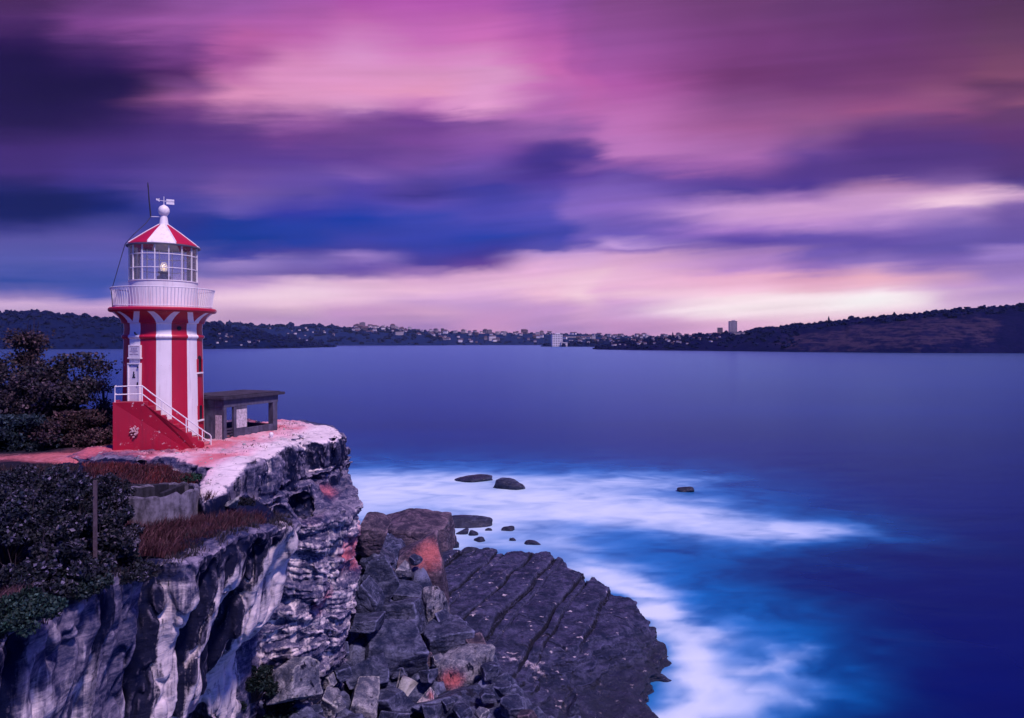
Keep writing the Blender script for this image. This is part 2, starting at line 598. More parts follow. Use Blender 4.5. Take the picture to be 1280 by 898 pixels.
def rock_mat(name, dark, light, stain=(0.012, 0.012, 0.025), pink=(0.36, 0.10, 0.11), pale=(0.55, 0.48, 0.56), zs=5.0, stretch=0.35, wet=False, crk=0.3, bs=0.7, edge=0.45, lines=0.5):
    """bedded rock; point colour 'mask': R pink rust and painted reddish light, G dark water stain and darker cave, B pale weathered stone"""
    m, T = new_mat(name)
    co = T.n('ShaderNodeTexCoord').outputs['Object']
    at = T.n('ShaderNodeAttribute', attribute_name='mask')
    sp = T.n('ShaderNodeSeparateColor')
    T.link(at.outputs['Color'], sp.inputs[0])
    R, G, B = sp.outputs[0], sp.outputs[1], sp.outputs[2]
    big = T.noise(co, 0.55, 4, 0.6, 0.6)
    bed = T.noise(T.mapping(co, (stretch, stretch, zs), (0.16, -0.12, 0)), 1.0, 8, 0.68, 0.5)
    grain = T.noise(co, 9.0, 10, 0.72)
    fine = T.noise(co, 38.0, 6, 0.7)
    streak = T.noise(T.mapping(co, (2.6, 2.6, 0.16)), 1.0, 6, 0.65, 0.25)
    f = T.m('ADD', T.m('MULTIPLY', bed, 0.45), T.m('ADD', T.m('MULTIPLY', grain, 0.35), T.m('MULTIPLY', big, 0.25)))
    patch = T.noise(T.mapping(co, (1, 1, 1.6)), 1.1, 6, 0.66, 0.8)
    f = T.m('ADD', f, T.m('MULTIPLY', T.m('SUBTRACT', patch, 0.5), 0.55))
    col = T.mix(T.sstep(f, 0.42, 0.74), dark, light)
    pl = T.m('ADD', B, T.m('ADD', T.m('MULTIPLY', T.m('SUBTRACT', streak, 0.5), 1.7), T.m('MULTIPLY', T.m('SUBTRACT', patch, 0.5), 1.0)))
    pm = T.m('MULTIPLY', T.sstep(pl, 0.35, 0.75), T.m('ADD', 0.55, T.m('MULTIPLY', bed, 0.6)))
    col = T.mix(T.m('MULTIPLY', pm, T.sstep(B, 0.02, 0.2)), col, pale)
    ln = T.m('SUBTRACT', 1.0, T.sstep(T.m('ABSOLUTE', T.m('SUBTRACT', T.noise(T.mapping(co, (stretch * .5, stretch * .5, zs * .45), (0.22, -0.16, 0)), 1.0, 4, 0.6, 0.8), 0.5)), 0.0, 0.022))
    col = T.mix(T.m('MULTIPLY', ln, lines), col, dark)
    pk = T.m('ADD', R, T.m('ADD', T.m('MULTIPLY', T.m('SUBTRACT', grain, 0.5), 0.9), T.m('MULTIPLY', T.m('SUBTRACT', big, 0.5), 0.9)))
    tint = T.mix(T.sstep(R, 0.05, 0.5), (1, 1, 1), (1.0, 0.72, 0.80))
    col = T.mix(1.0, col, tint, 'MULTIPLY')
    col = T.mix(T.m('MULTIPLY', T.m('MULTIPLY', T.sstep(pk, 0.3, 1.15), T.sstep(R, 0.02, 0.25)), 0.9), col, T.mix(grain, tuple(q * .55 for q in pink), tuple(min(1, q * 1.35) for q in pink)))
    sg = T.m('ADD', G, T.m('ADD', T.m('MULTIPLY', T.m('SUBTRACT', streak, 0.5), 1.25), T.m('MULTIPLY', T.m('SUBTRACT', grain, 0.5), 0.45)))
    col = T.mix(T.m('MULTIPLY', T.m('MULTIPLY', T.sstep(sg, 0.42, 0.62), T.sstep(G, 0.02, 0.2)), 0.985), col, stain)
    # lichen and salt flecks, hairline cracks
    fl = T.m('MULTIPLY', T.sstep(fine, 0.66, 0.74), T.sstep(big, 0.5, 0.62))
    col = T.mix(T.m('MULTIPLY', fl, 0.75), col, (0.60, 0.58, 0.64))
    vor = T.n('ShaderNodeTexVoronoi', feature='DISTANCE_TO_EDGE')
    wv = T.n('ShaderNodeVectorMath', operation='ADD')
    T.link(T.mapping(co, (1, 1, 1.8), (0.3, 0.2, 0)), wv.inputs[0])
    nn = T.n('ShaderNodeTexNoise'); nn.inputs['Scale'].default_value = 1.3
    T.link(co, nn.inputs['Vector'])
    T.link(nn.outputs['Color'], wv.inputs[1])
    T.link(wv.outputs[0], vor.inputs['Vector'])
    vor.inputs['Scale'].default_value = 0.8
    crack = T.sstep(vor.outputs['Distance'], 0.0, 0.025)
    col = T.mix(T.m('MULTIPLY', T.m('SUBTRACT', 1.0, crack), crk), col, stain)
    geo0 = T.n('ShaderNodeNewGeometry')
    ed = T.sstep(T.m('ADD', geo0.outputs['Pointiness'], T.m('MULTIPLY', T.m('SUBTRACT', grain, 0.5), 0.10)), 0.515, 0.58)
    col = T.mix(T.m('MULTIPLY', ed, edge), col, tuple(min(.7, q * 2.0) for q in light))
    h = T.m('ADD', T.m('MULTIPLY', bed, 1.1), T.m('ADD', T.m('MULTIPLY', grain, 0.8), T.m('ADD', T.m('MULTIPLY', fine, 0.35), T.m('MULTIPLY', crack, 0.6 * crk))))
    rough = 0.85
    if wet:
        rough = T.m('SUBTRACT', 0.95, T.m('MULTIPLY', T.sstep(patch, 0.4, 0.65), 0.55))
        geo = T.n('ShaderNodeNewGeometry')
        s3 = T.n('ShaderNodeSeparateXYZ')
        T.link(geo.outputs['Position'], s3.inputs[0])
        wz = T.m('SUBTRACT', 1.0, T.sstep(T.m('ADD', s3.outputs[2], T.m('MULTIPLY', T.m('SUBTRACT', big, 0.5), 1.6)), 0.5, 2.1), clamp=True)
        col = T.mix(T.m('MULTIPLY', wz, 0.75), col, (0.008, 0.012, 0.03))
        rough = T.m('SUBTRACT', rough, T.m('MULTIPLY', wz, 0.25))
    finish(T, col, rough, h, bs, 0.10, spec=0.30 if wet else 0.06)
    return m


M_CLIFF = rock_mat("sandstone", (0.022, 0.028, 0.085), (0.27, 0.24, 0.34), stain=(0.003, 0.006, 0.032), pale=(0.74, 0.66, 0.70), pink=(0.52, 0.13, 0.17), crk=0.0, bs=0.45, edge=0.3, lines=0.3)
M_BOULD = rock_mat("boulder_rock", (0.006, 0.012, 0.046), (0.125, 0.140, 0.250), stain=(0.002, 0.004, 0.02), zs=4.0, stretch=0.8, wet=True, pink=(0.48, 0.12, 0.13), bs=0.9)
M_BROWN = rock_mat("brown_rock", (0.020, 0.016, 0.042), (0.17, 0.125, 0.17), stain=(0.003, 0.004, 0.018), zs=5.0, stretch=0.6, wet=True, pink=(0.48, 0.13, 0.14), bs=0.9)
M_PALER = rock_mat("pale_rock", (0.06, 0.068, 0.12), (0.42, 0.41, 0.48), stain=(0.003, 0.005, 0.022), zs=3.0, stretch=0.8, pink=(0.52, 0.13, 0.14), bs=0.9)
M_PLAT = rock_mat("platform_rock", (0.004, 0.009, 0.038), (0.075, 0.080, 0.175), stain=(0.002, 0.004, 0.018), zs=7.0, stretch=0.4, wet=True, crk=0.15, bs=0.9, edge=0.22)
M_GROUND = rock_mat("headland_ground", (0.05, 0.03, 0.05), (0.16, 0.09, 0.11), zs=1.0, stretch=1.0, crk=0.0, pink=(0.55, 0.16, 0.19))


def leaf_mat(name, rough=0.55):
    m, T = new_mat(name)
    at = T.n('ShaderNodeAttribute', attribute_name='mask')
    b = finish(T, at.outputs['Color'], rough, spec=0.12)
    return m


M_LEAF = leaf_mat("leaf")
M_BARK = plain("bark", (0.045, 0.035, 0.045), 0.9, 0.4, 9, 0.5)
# ------------------------------------------------------------------ water
def build_water():
    def axis(dense_lo, dense_hi, step, lo, hi, g=1.16):
        a = list(np.arange(dense_lo, dense_hi + 1e-6, step))
        s = step
        while a[-1] < hi:
            s *= g; a.append(a[-1] + s)
        s = step
        while a[0] > lo:
            s *= g; a.insert(0, a[0] - s)
        return np.array(a)
    xs = axis(-45, 75, 0.45, -11000, 11000)
    ys = axis(28, 150, 0.45, -3000, 11000)
    X, Y = np.meshgrid(xs, ys)
    n1, n2 = len(ys), len(xs)
    V = np.stack([X.ravel(), Y.ravel(), np.zeros(X.size)], 1)
    i = np.arange(n1 - 1)[:, None] * n2 + np.arange(n2 - 1)[None]
    Q = np.stack([i, i + 1, i + n2 + 1, i + n2], -1).reshape(-1, 4)
    # foam left by the surf round the rocks
    x, y = V[:, 0], V[:, 1]
    near = (y > 25) & (y < 260) & (np.abs(x) < 150)
    foam = np.zeros(len(V)); aqua = np.zeros(len(V))
    xn, yn = x[near], y[near]
    z0 = xn * 0
    wx = xn + 3.0 * fbm(xn / 13, yn / 9, z0 + 2, 4) + 0.8 * fbm(xn / 3.0, yn / 2.4, z0 + 5, 3)
    wy = yn + 4.0 * fbm(xn / 15, yn / 11, z0 + 8, 4) + 0.9 * fbm(xn / 3.4, yn / 2.4, z0 + 1, 3)
    px = 640 + F * wx / wy
    py = HZ + F * ZC / wy
    G = [(470, 606, 150, 18, 0, .95), (640, 622, 170, 25, 2, 1.1), (760, 640, 130, 24, 4, 1.1), (890, 654, 115, 19, 5, 1.0), (1000, 664, 70, 11, 2, .9),
         (600, 660, 90, 26, 0, .95), (790, 602, 100, 10, 0, .8), (460, 640, 60, 34, 0, .9), (690, 680, 36, 10, 0, .45), (560, 680, 60, 22, 0, .8),
         (715, 712, 62, 14, 12, .9), (780, 742, 66, 20, 25, .95), (838, 778, 46, 26, 30, 1.1), (880, 822, 46, 26, 40, 1.0), (850, 850, 44, 34, 30, 1.15),
         (905, 872, 78, 42, 10, 1.1), (940, 815, 70, 34, 20, .35), (770, 705, 80, 22, 10, .35), (800, 735, 70, 26, 22, .5), (880, 800, 50, 30, 35, .5), (965, 828, 46, 9, -10, .6), (960, 890, 40, 20, 0, .45), (820, 880, 40, 20, 0, 1.0), (640, 720, 60, 12, 0, .5)]
    fs = np.zeros(len(xn)); aq = np.zeros(len(xn))
    for (a, b, sx, sy, tl, w) in G:
        t = math.radians(tl)
        dx, dy = px - a, py - b
        u = dx * math.cos(t) + dy * math.sin(t); v = -dx * math.sin(t) + dy * math.cos(t)
        d2 = (u / sx) ** 2 + (v / sy) ** 2
        fs += w * np.exp(-d2 * 0.9)
        q = 1.0 if b > 695 else 0.25
        aq += w * np.exp(-((u / (sx * 1.4 + 25 * q)) ** 2 + (v / (sy * (1.1 + .6 * q) + 22 * q)) ** 2) * 0.9)
    tex = fbm(xn / 14.0, yn / 5.0, z0 + 3, 4, 0.5)
    swirl = fbm(xn / 5.5 + 0.8 * tex, yn / 5.5 + 0.6 * tex, z0 + 6, 4, 0.5)
    fo = fs * (0.84 + (0.30 + 0.35 * sst(py, 690, 760)) * swirl + (0.12 + 0.2 * sst(py, 690, 760)) * tex)
    fo = 1 - np.exp(-1.25 * np.maximum(fo - 0.03, 0) ** 1.5)
    foam[near] = np.clip(fo, 0, 1)
    aqua[near] = np.clip(1 - np.exp(-1.0 * aq), 0, 1) * np.clip(.85 + .5 * swirl, .3, 1)
    m, T = new_mat("sea_water")
    at = T.n('ShaderNodeAttribute', attribute_name='mask')
    sp = T.n('ShaderNodeSeparateColor')
    T.link(at.outputs['Color'], sp.inputs[0])
    co = T.n('ShaderNodeTexCoord').outputs['Object']
    big = T.noise(T.mapping(co, (0.004, 0.012, 1)), 1.0, 5, 0.6, 0.3)
    deep = T.mix(T.sstep(big, 0.35, 0.65), (0.0, 0.001, 0.058), (0.0, 0.006, 0.115))
    col = T.mix(T.m('MULTIPLY', sp.outputs[1], 0.9), deep, (0.0, 0.17, 0.47))
    w = T.noise(T.mapping(co, (0.10, 0.22, 1)), 1.0, 6, 0.6, 0.3)
    bn = T.n('ShaderNodeBump')
    bn.inputs['Strength'].default_value = 0.25
    bn.inputs['Distance'].default_value = 0.6
    T.link(w, bn.inputs['Height'])
    d0 = T.n('ShaderNodeBsdfDiffuse')
    T.link(col, d0.inputs['Color'])
    gl = T.n('ShaderNodeBsdfGlossy')
    gl.inputs['Color'].default_value = (0.36, 0.68, 1.0, 1)
    gl.inputs['Roughness'].default_value = 0.27
    T.link(bn.outputs[0], gl.inputs['Normal'])
    fr = T.n('ShaderNodeFresnel')
    fr.inputs['IOR'].default_value = 1.333
    b1 = T.n('ShaderNodeMixShader')
    T.link(fr.outputs[0], b1.inputs[0]); T.link(d0.outputs[0], b1.inputs[1]); T.link(gl.outputs[0], b1.inputs[2])
    d = T.n('ShaderNodeBsdfDiffuse')
    fcol = T.mix(sp.outputs[0], (0.08, 0.38, 0.80), (0.60, 0.74, 0.78))
    T.link(fcol, d.inputs['Color'])
    mx = T.n('ShaderNodeMixShader')
    T.link(T.m('MULTIPLY', sp.outputs[0], 0.96), mx.inputs[0])
    T.link(b1.outputs[0], mx.inputs[1]); T.link(d.outputs[0], mx.inputs[2])
    o = T.n('ShaderNodeOutputMaterial')
    T.link(mx.outputs[0], o.inputs['Surface'])
    ob = mesh_np("water", V, Q, m)
    set_attr(ob, 'mask', np.stack([foam, aqua, aqua * 0], 1))
    tag(ob, kind='structure')


build_water()

# ------------------------------------------------------------------ headland
TOP_PTS = [(-8.25, 11, 18.15), (-8.5, 14, 18.0), (-8.8, 17, 17.6), (-8.4, 18.5, 17.2), (-7.6, 22.5, 16.9), (-7.3, 24.2, 16.5), (-9, 26, 16.1), (-7.2, 31, 15.6),
           (-8.2, 28.5, 15.7), (-8.5, 33, 15.9), (-9.5, 20, 17.3), (-11, 21, 17.5), (-10.2, 24.0, 17.5), (-13, 25.0, 18.5), (-14, 27, 18.68), (-16, 30, 18.68), (-25, 30, 18.7),
           (-20, 20, 18.2), (-14, 15, 18.1), (-12, 10, 18.4), (-40, 30, 18.9), (-30, 10, 20), (-16, 24.5, 18.62), (-11.6, 24.1, 18.25), (-12.6, 24.4, 18.5), (-10.9, 23.4, 17.85), (-14.2, 24.9, 18.6), (-13.2, 23.4, 18.2), (-19, 25, 18.68), (-13, 33, 18.6),
           (-10.3, 27, 17.4), (-10.5, 30, 17.8), (-10, 34, 17.5), (-9, 8, 18.5), (-12, 29, 18.5), (-13.5, 20, 17.9), (-30, 38, 18.7), (-14, 38, 18.4), (-10, 22.6, 17.2)]
HEAD_POLY = [(-9.75, 21.6), (-9.55, 22.6), (-9.6, 24.4), (-9.3, 26.7), (-9.55, 28.2), (-9.5, 29.6), (-9.35, 31.0), (-8.75, 31.8), (-8.35, 32.8), (-8.5, 34.3), (-9.8, 36.2), (-13, 37.2),
             (-20, 40), (-40, 46), (-70, 46), (-70, 26.4), (-20, 26.2), (-15.5, 25.6), (-12.7, 25.3), (-11.2, 24.6), (-10.6, 22.8)]
MAIN_POLY = [(-7.6, -6), (-8.0, 6), (-8.2, 10), (-8.3, 11.6), (-8.55, 14), (-8.6, 16.3), (-8.75, 17.1), (-8.35, 17.8), (-8.3, 18.5), (-8.05, 19.6), (-7.75, 21.2), (-7.55, 22.6), (-7.3, 23.9), (-7.6, 24.9),
             (-9.0, 25.9), (-9.3, 26.8), (-8.5, 27.6), (-7.7, 28.6), (-7.25, 30), (-7.0, 31.4), (-7.3, 32.6), (-7.9, 33.6), (-8.6, 36), (-11, 41), (-16, 47),
             (-30, 52), (-75, 52), (-75, -6)]


def top_z(x, y):
    return idw(x, y, TOP_PTS, 3.4)


def head_z(x, y):
    return 18.66 - 0.22 * sst(x, -11.5, -8.3) - 0.55 * sst(-y, -25.5, -22.0)


def ground_z(x, y):
    """height of the ground for placing things"""
    x = np.asarray(x, float); y = np.asarray(y, float)
    h = poly_sd(x, y, HEAD_POLY)
    return np.where(h < 0, np.maximum(top_z(x, y), head_z(x, y)), top_z(x, y))


def build_cliff():
    h = 0.115
    org = (-17.0, 7.0, -0.6)
    nx, ny, nz = 102, 285, 176
    gx = org[0] + h * np.arange(nx); gy = org[1] + h * np.arange(ny); gz = org[2] + h * np.arange(nz)
    X2, Y2 = np.meshgrid(gx, gy, indexing='ij')
    dm = poly_sd(X2, Y2, MAIN_POLY).astype(np.float32)
    dh = poly_sd(X2, Y2, HEAD_POLY).astype(np.float32)
    tm = top_z(X2, Y2).astype(np.float32)
    th = head_z(X2, Y2).astype(np.float32)
    # lean of the face (undercut) along the shore
    lean = np.interp(gy, [7, 16, 21, 24.5, 27, 29, 32, 36], [0.10, 0.13, 0.17, 0.23, 0.20, 0.12, 0.10, 0.0]).astype(np.float32)
    Z = gz.astype(np.float32)[None, None, :]
    dep = np.maximum(tm[:, :, None] - Z, 0)
    deph = np.maximum(th[:, :, None] - Z, 0)
    under = np.interp(gy, [7, 16.5, 19.0, 21.5, 24.5, 25.4, 26.4], [0, 0, .25, .62, .66, .35, 0]).astype(np.float32)
    cutz = np.maximum(13.7 - Z, 0) * under[None, :, None]
    f1 = smax(Z - tm[:, :, None], dm[:, :, None] + cutz + lean[None, :, None] * np.minimum(dep, 9), 0.35)
    f2 = smax(Z - th[:, :, None], dh[:, :, None] + 0.06 * deph, 0.22)
    f = smin(f1, f2, 0.25)
    # hollows, grooves and caves worn by the weather
    def ell(c, r):
        return (np.sqrt(((X2[:, :, None] - c[0]) / r[0]) ** 2 + ((Y2[:, :, None] - c[1]) / r[1]) ** 2 + ((Z - c[2]) / r[2]) ** 2) - 1) * min(r)
    f = smax(f, -ell((-8.0, 12.9, 16.7), (0.75, 1.15, 0.95)), 0.25)
    f = smax(f, -ell((-7.6, 23.2, 13.9), (0.75, 1.2, 1.9)), 0.4)
    f = smax(f, -ell((-8.0, 15.4, 14.6), (0.9, 0.9, 1.5)), 0.35)
    f = smax(f, -ell((-9.15, 29.2, 15.95), (0.55, 0.55, 0.65)), 0.15)
    f = smax(f, -ell((-8.5, 20.2, 13.6), (0.7, 0.7, 2.2)), 0.3)
    # flared ribs and strata only near the surface
    m = np.abs(f) < 1.1
    I = np.argwhere(m)
    x = gx[I[:, 0]].astype(np.float32); y = gy[I[:, 1]].astype(np.float32); z = gz[I[:, 2]].astype(np.float32)
    wob = 0.35 * perlin(x * 0.5, y * 0.5, z * 0.35 + 4)
    face = sst(dep[m], 0.1, 0.7)
    gro = np.zeros(len(x), np.float32)
    for (yg, wd, dp, lo) in ((17.05, 0.42, 0.85, 8), (18.75, 0.20, 0.45, 8), (19.6, .12, .25, 13), (21.2, 0.33, 0.6, 8), (22.3, 0.16, 0.35, 13), (14.3, 0.14, 0.2, 14), (11.6, 0.3, 0.4, 15), (30.2, 0.2, 0.3, 12), (27.3, 0.25, 0.35, 10)):
        gro += dp * np.exp(-((y + wob + 0.06 * (17 - z) - yg) / wd) ** 2)
    d = 0.30 * perlin(x * 0.42, y * 0.42, z * 0.42) + 0.26 * perlin(x * 0.95 + 9, y * 0.95, z * 0.22) * face
    mid = sst(y, 25.2, 26.6) * (1 - sst(z, 15.4, 16.2))
    s = z * 2.3 + 0.55 * x + 0.25 * y + 1.5 * perlin(x * 0.45, y * 0.45, z * 0.3 + 7)
    saw = perlin(s * 0.9, x * 0.3, y * 0.3)
    saw2 = perlin(s * 2.3 + 9, x * 0.5, y * 0.5)
    d += (saw * 0.42 + saw2 * 0.20 + 0.35 * perlin(x * 0.7 + 3, y * 0.7, z * 0.3)) * mid + (saw * 0.06) * (1 - mid) * face
    d += (0.06 + 0.07 * mid) * fbm(x * 1.9, y * 1.9, z * 1.2, 3)
    hz_ = sst(z, 16.4, 17.2) * sst(-x, 8.0, 8.6) * sst(y, 24, 26)
    zsc = 0.12 + 0.43 * hz_
    qn = perlin(x * 0.75, y * 0.75, z * zsc + 60) * 3.2
    qf = np.floor(qn)
    d += (0.07 + 0.14 * hz_) * (qf + sst(qn - qf, 0.42, 0.58)) * (1 - 0.5 * mid) * sst(dep[m] + deph[m] * (x < -8.2), 0.02, 0.25)
    rid = 1 - np.abs(perlin(x * 0.5, y * 1.15 + 0.3 * perlin(x * .4, y * .4, z * .5), z * 0.16 + 8)) * 2
    d -= 0.30 * np.clip(rid, 0, 1) ** 4 * face * (1 - mid) * -1.0
    f[m] += d * 0.8 + gro * face
    V, Q = surface_nets(f.astype(np.float32), org, h)
    o = mesh_np("cliff", V, Q, M_CLIFF)
    subdivide(o, 1)
    co = get_co(o); no = get_no(o)
    x, y, z = co.T
    steep = 1 - sst(no[:, 2], 0.35, 0.8)
    mid = sst(y, 25.2, 26.6) * (1 - sst(z, 15.4, 16.2))
    s = z * 5.2 + 0.9 * x + 0.5 * y + 2.2 * perlin(x * 0.6, y * 0.6, z * 0.4)
    led = perlin(s * 1.1, x * 0.4, y * 0.4) + 0.6 * perlin(s * 2.6, x * 0.7, y * 0.7)
    smooth_ = 0.45 + 0.55 * sst(y, 24.8, 26)
    dsp = 0.045 * smooth_ * fbm(x * 4.5, y * 4.5, z * 3.2, 4, 0.55) + 0.05 * led * steep * (0.05 + 0.95 * mid) + 0.05 * perlin(x * 2.4, y * 2.4, z * 0.4) * steep
    # honeycomb weathering along the upper lip
    lip = np.exp(-((z - (top_z(x, y) - 0.25)) / 0.35) ** 2)
    dsp += -0.16 * lip * np.clip(perlin(x * 2.6, y * 2.6, z * 2.6 + 3) * 1.6, 0, 1)
    cr = 1 - np.abs(fbm(x * 0.9, y * 0.9, z * 0.35 + 40, 3)) * 5
    dsp += -0.14 * np.clip(cr, 0, 1) ** 2 * steep * (1 - mid)
    hz_ = sst(z, 16.2, 17.0) * sst(y, 24, 26)
    qn = perlin(x * 2.0, y * 2.0, z * 1.0 + 70) * 3
    qf = np.floor(qn)
    dsp += (0.016 + 0.034 * hz_ + .03 * mid) * (qf + sst(qn - qf, 0.4, 0.6)) * steep
    cr2 = 1 - np.abs(perlin(s * .55, x * .25, y * .25 + 7)) * 6
    dsp += -0.11 * np.clip(cr2, 0, 1) * steep * mid
    co += no * dsp[:, None]
    set_co(o, co)
    # masks
    wob = 0.35 * perlin(x * 0.5, y * 0.5, z * 0.35 + 4)
    yy = y + wob + 0.06 * (17 - z)
    st = np.zeros(len(x))
    for (yg, wd, a) in ((17.05, 0.72, 1.25), (18.8, 0.36, 1.0), (19.6, .2, .5), (21.2, 0.55, 1.2), (22.35, 0.2, .6), (11.4, .5, .8), (14.6, .3, .45), (15.9, .15, .4), (13.2, .15, .35), (20.4, .15, .4)):
        st += a * np.exp(-((yy - yg) / wd) ** 2)
    st *= steep * (1 - sst(y, 24.3, 25.2))
    st += 0.75 * steep * (1 - sst(y, 11.2, 12.6)) + 0.5 * steep * np.exp(-((y - 14.3) / .5) ** 2) * sst(z, 16.2, 17.0) + .9 * steep * np.exp(-((yy - 20.9) / .8) ** 2) * (1 - sst(z, 14.2, 15.0)) * sst(z, 10.5, 12.5)
    st += 0.55 * steep * sst(z, 16.0, 16.8) * (y > 18) * (y < 24.5)
    st += 0.35 * steep * sst(y, 26.8, 28.5) + 0.22 * steep * sst(z, 15.2, 16.3) * sst(y, 26, 28)
    st += 0.8 * np.exp(-(((x + 9.3) / 0.6) ** 2 + ((y - 29.2) / 0.6) ** 2 + ((z - 15.9) / 0.6) ** 2))  # darker inside the cave at the headland foot
    st += 0.5 * (1 - sst(z, 7.5, 9.5))
    pale = (0.72 * sst(y, 15, 17) * (1 - sst(y, 24.6, 25.4)) + 0.52 * (1 - sst(y, 14, 16))) * steep * (1 - sst(z, 15.8, 17.6) * 0.55)
    pale += (0.45 + 0.3 * perlin(s * 0.8, x * .4, y * .4)) * mid * steep
    head = sst(-poly_sd(x, y, HEAD_POLY), -0.4, 0.3) * sst(z, 16.2, 17.4)
    top = 1 - steep
    pale = np.maximum(pale, 0.85 * head * top * sst(x, -15.5, -12.5))
    pale = np.maximum(pale, 0.42 * head * steep)
    pale = np.maximum(pale, 0.85 * lip * (y > 16.5) * (y < 25.2) * (0.5 + 0.5 * perlin(x * 2, y * 2, z)))
    pk = 1.0 * head * top * sst(-x, 9.6, 11.6) * (0.72 + 0.8 * fbm(x * 0.5, y * 0.5, z * 0, 3))  # reddish light on the headland top, put into the stone colour
    for (c, r, a) in (((-8.6, 26.4, 14.6), (0.8, .7, 0.8), 1.0), ((-7.5, 30.8, 13.4), (.5, .6, .8), 1.0), ((-8.0, 29.0, 12.0), (.7, .6, .6), .8), ((-7.4, 32.2, 13.2), (.5, .7, 1.3), 1.0), ((-8.9, 15.2, 13.6), (.8, .8, .5), .9),
                      ((-8.7, 21.0, 15.6), (.8, .5, .35), .7), ((-8.8, 31.5, 16.0), (.7, 1.0, .5), .9), ((-8.2, 28.0, 15.7), (.6, 1.0, .3), .5), ((-9.3, 19.5, 12.2), (.8, .5, .5), .6)):
        pk += a * np.exp(-(((x - c[0]) / r[0]) ** 2 + ((y - c[1]) / r[1]) ** 2 + ((z - c[2]) / r[2]) ** 2))
    # soil under the plants
    soil = top * (1 - head) * (1 - sst(y, 25.0, 26.2)) * sst(-dm_at(x, y), 0.25, 0.9)
    st = np.maximum(st, 1.0 * soil)
    set_attr(o, 'mask', np.clip(np.stack([pk, st, pale], 1), 0, 1.3))
    tag(o, kind='structure')
    return o


def dm_at(x, y):
    return poly_sd(x, y, MAIN_POLY)


CLIFF = build_cliff()


def build_ground():
    xs = np.concatenate([np.arange(-75, -24, 1.0), np.arange(-24, -15.8, 0.25)])
    ys = np.concatenate([np.arange(-4, 16, 0.8), np.arange(16, 50, 0.3)])
    X, Y = np.meshgrid(xs, ys)
    x, y = X.ravel(), Y.ravel()
    z = ground_z(x, y) + 0.07 * fbm(x * 0.7, y * 0.7, x * 0, 4) - 0.02
    z -= 0.35 * sst(x, -16.75, -15.9)
    out = poly_sd(x, y, MAIN_POLY)
    z -= 14 * sst(out, -4.0, 1.5)
    n1, n2 = len(ys), len(xs)
    i = np.arange(n1 - 1)[:, None] * n2 + np.arange(n2 - 1)[None]
    Q = np.stack([i, i + 1, i + n2 + 1, i + n2], -1).reshape(-1, 4)
    o = mesh_np("ground", np.stack([x, y, z], 1), Q, M_GROUND)
    path = np.exp(-((y - (24.9 + 1.1 * sst(x, -24, -16) + 0.04 * (x + 20))) / 0.9) ** 2)
    pk = 0.95 * path + 0.75 * sst(x, -19, -16.5) * sst(y, 24.3, 25.2)  # pink path, plus reddish light near the lighthouse painted into the ground
    set_attr(o, 'mask', np.clip(np.stack([pk, 0.8 * (1 - sst(path, 0.05, 0.4)) * (1 - sst(x, -19, -17) * sst(y, 24.5, 25.3)), 0.35 * path + 0.2 * sst(x, -19, -16.5) * sst(y, 24.3, 25.2)], 1), 0, 1))
    tag(o, kind='structure')


build_ground()


# ------------------------------------------------------------------ wave-cut rock platform
PLAT = [(-8.5, 68), (-5, 67.5), (-1.5, 67), (1.2, 66.8), (3.6, 67.3), (5.0, 65.6), (5.3, 63), (7.0, 61.0), (7.6, 58.2), (9.2, 56), (10.2, 53.6), (10.9, 51.5), (10.6, 49.6), (11.9, 48.6), (11.2, 46.9), (9.3, 46.2), (8.4, 44.4),
        (8.0, 42.2), (8.6, 40.4), (7.4, 38.6), (5.2, 37.4), (1.5, 36.0), (-2, 35), (-7, 36), (-10, 44), (-11, 58)]


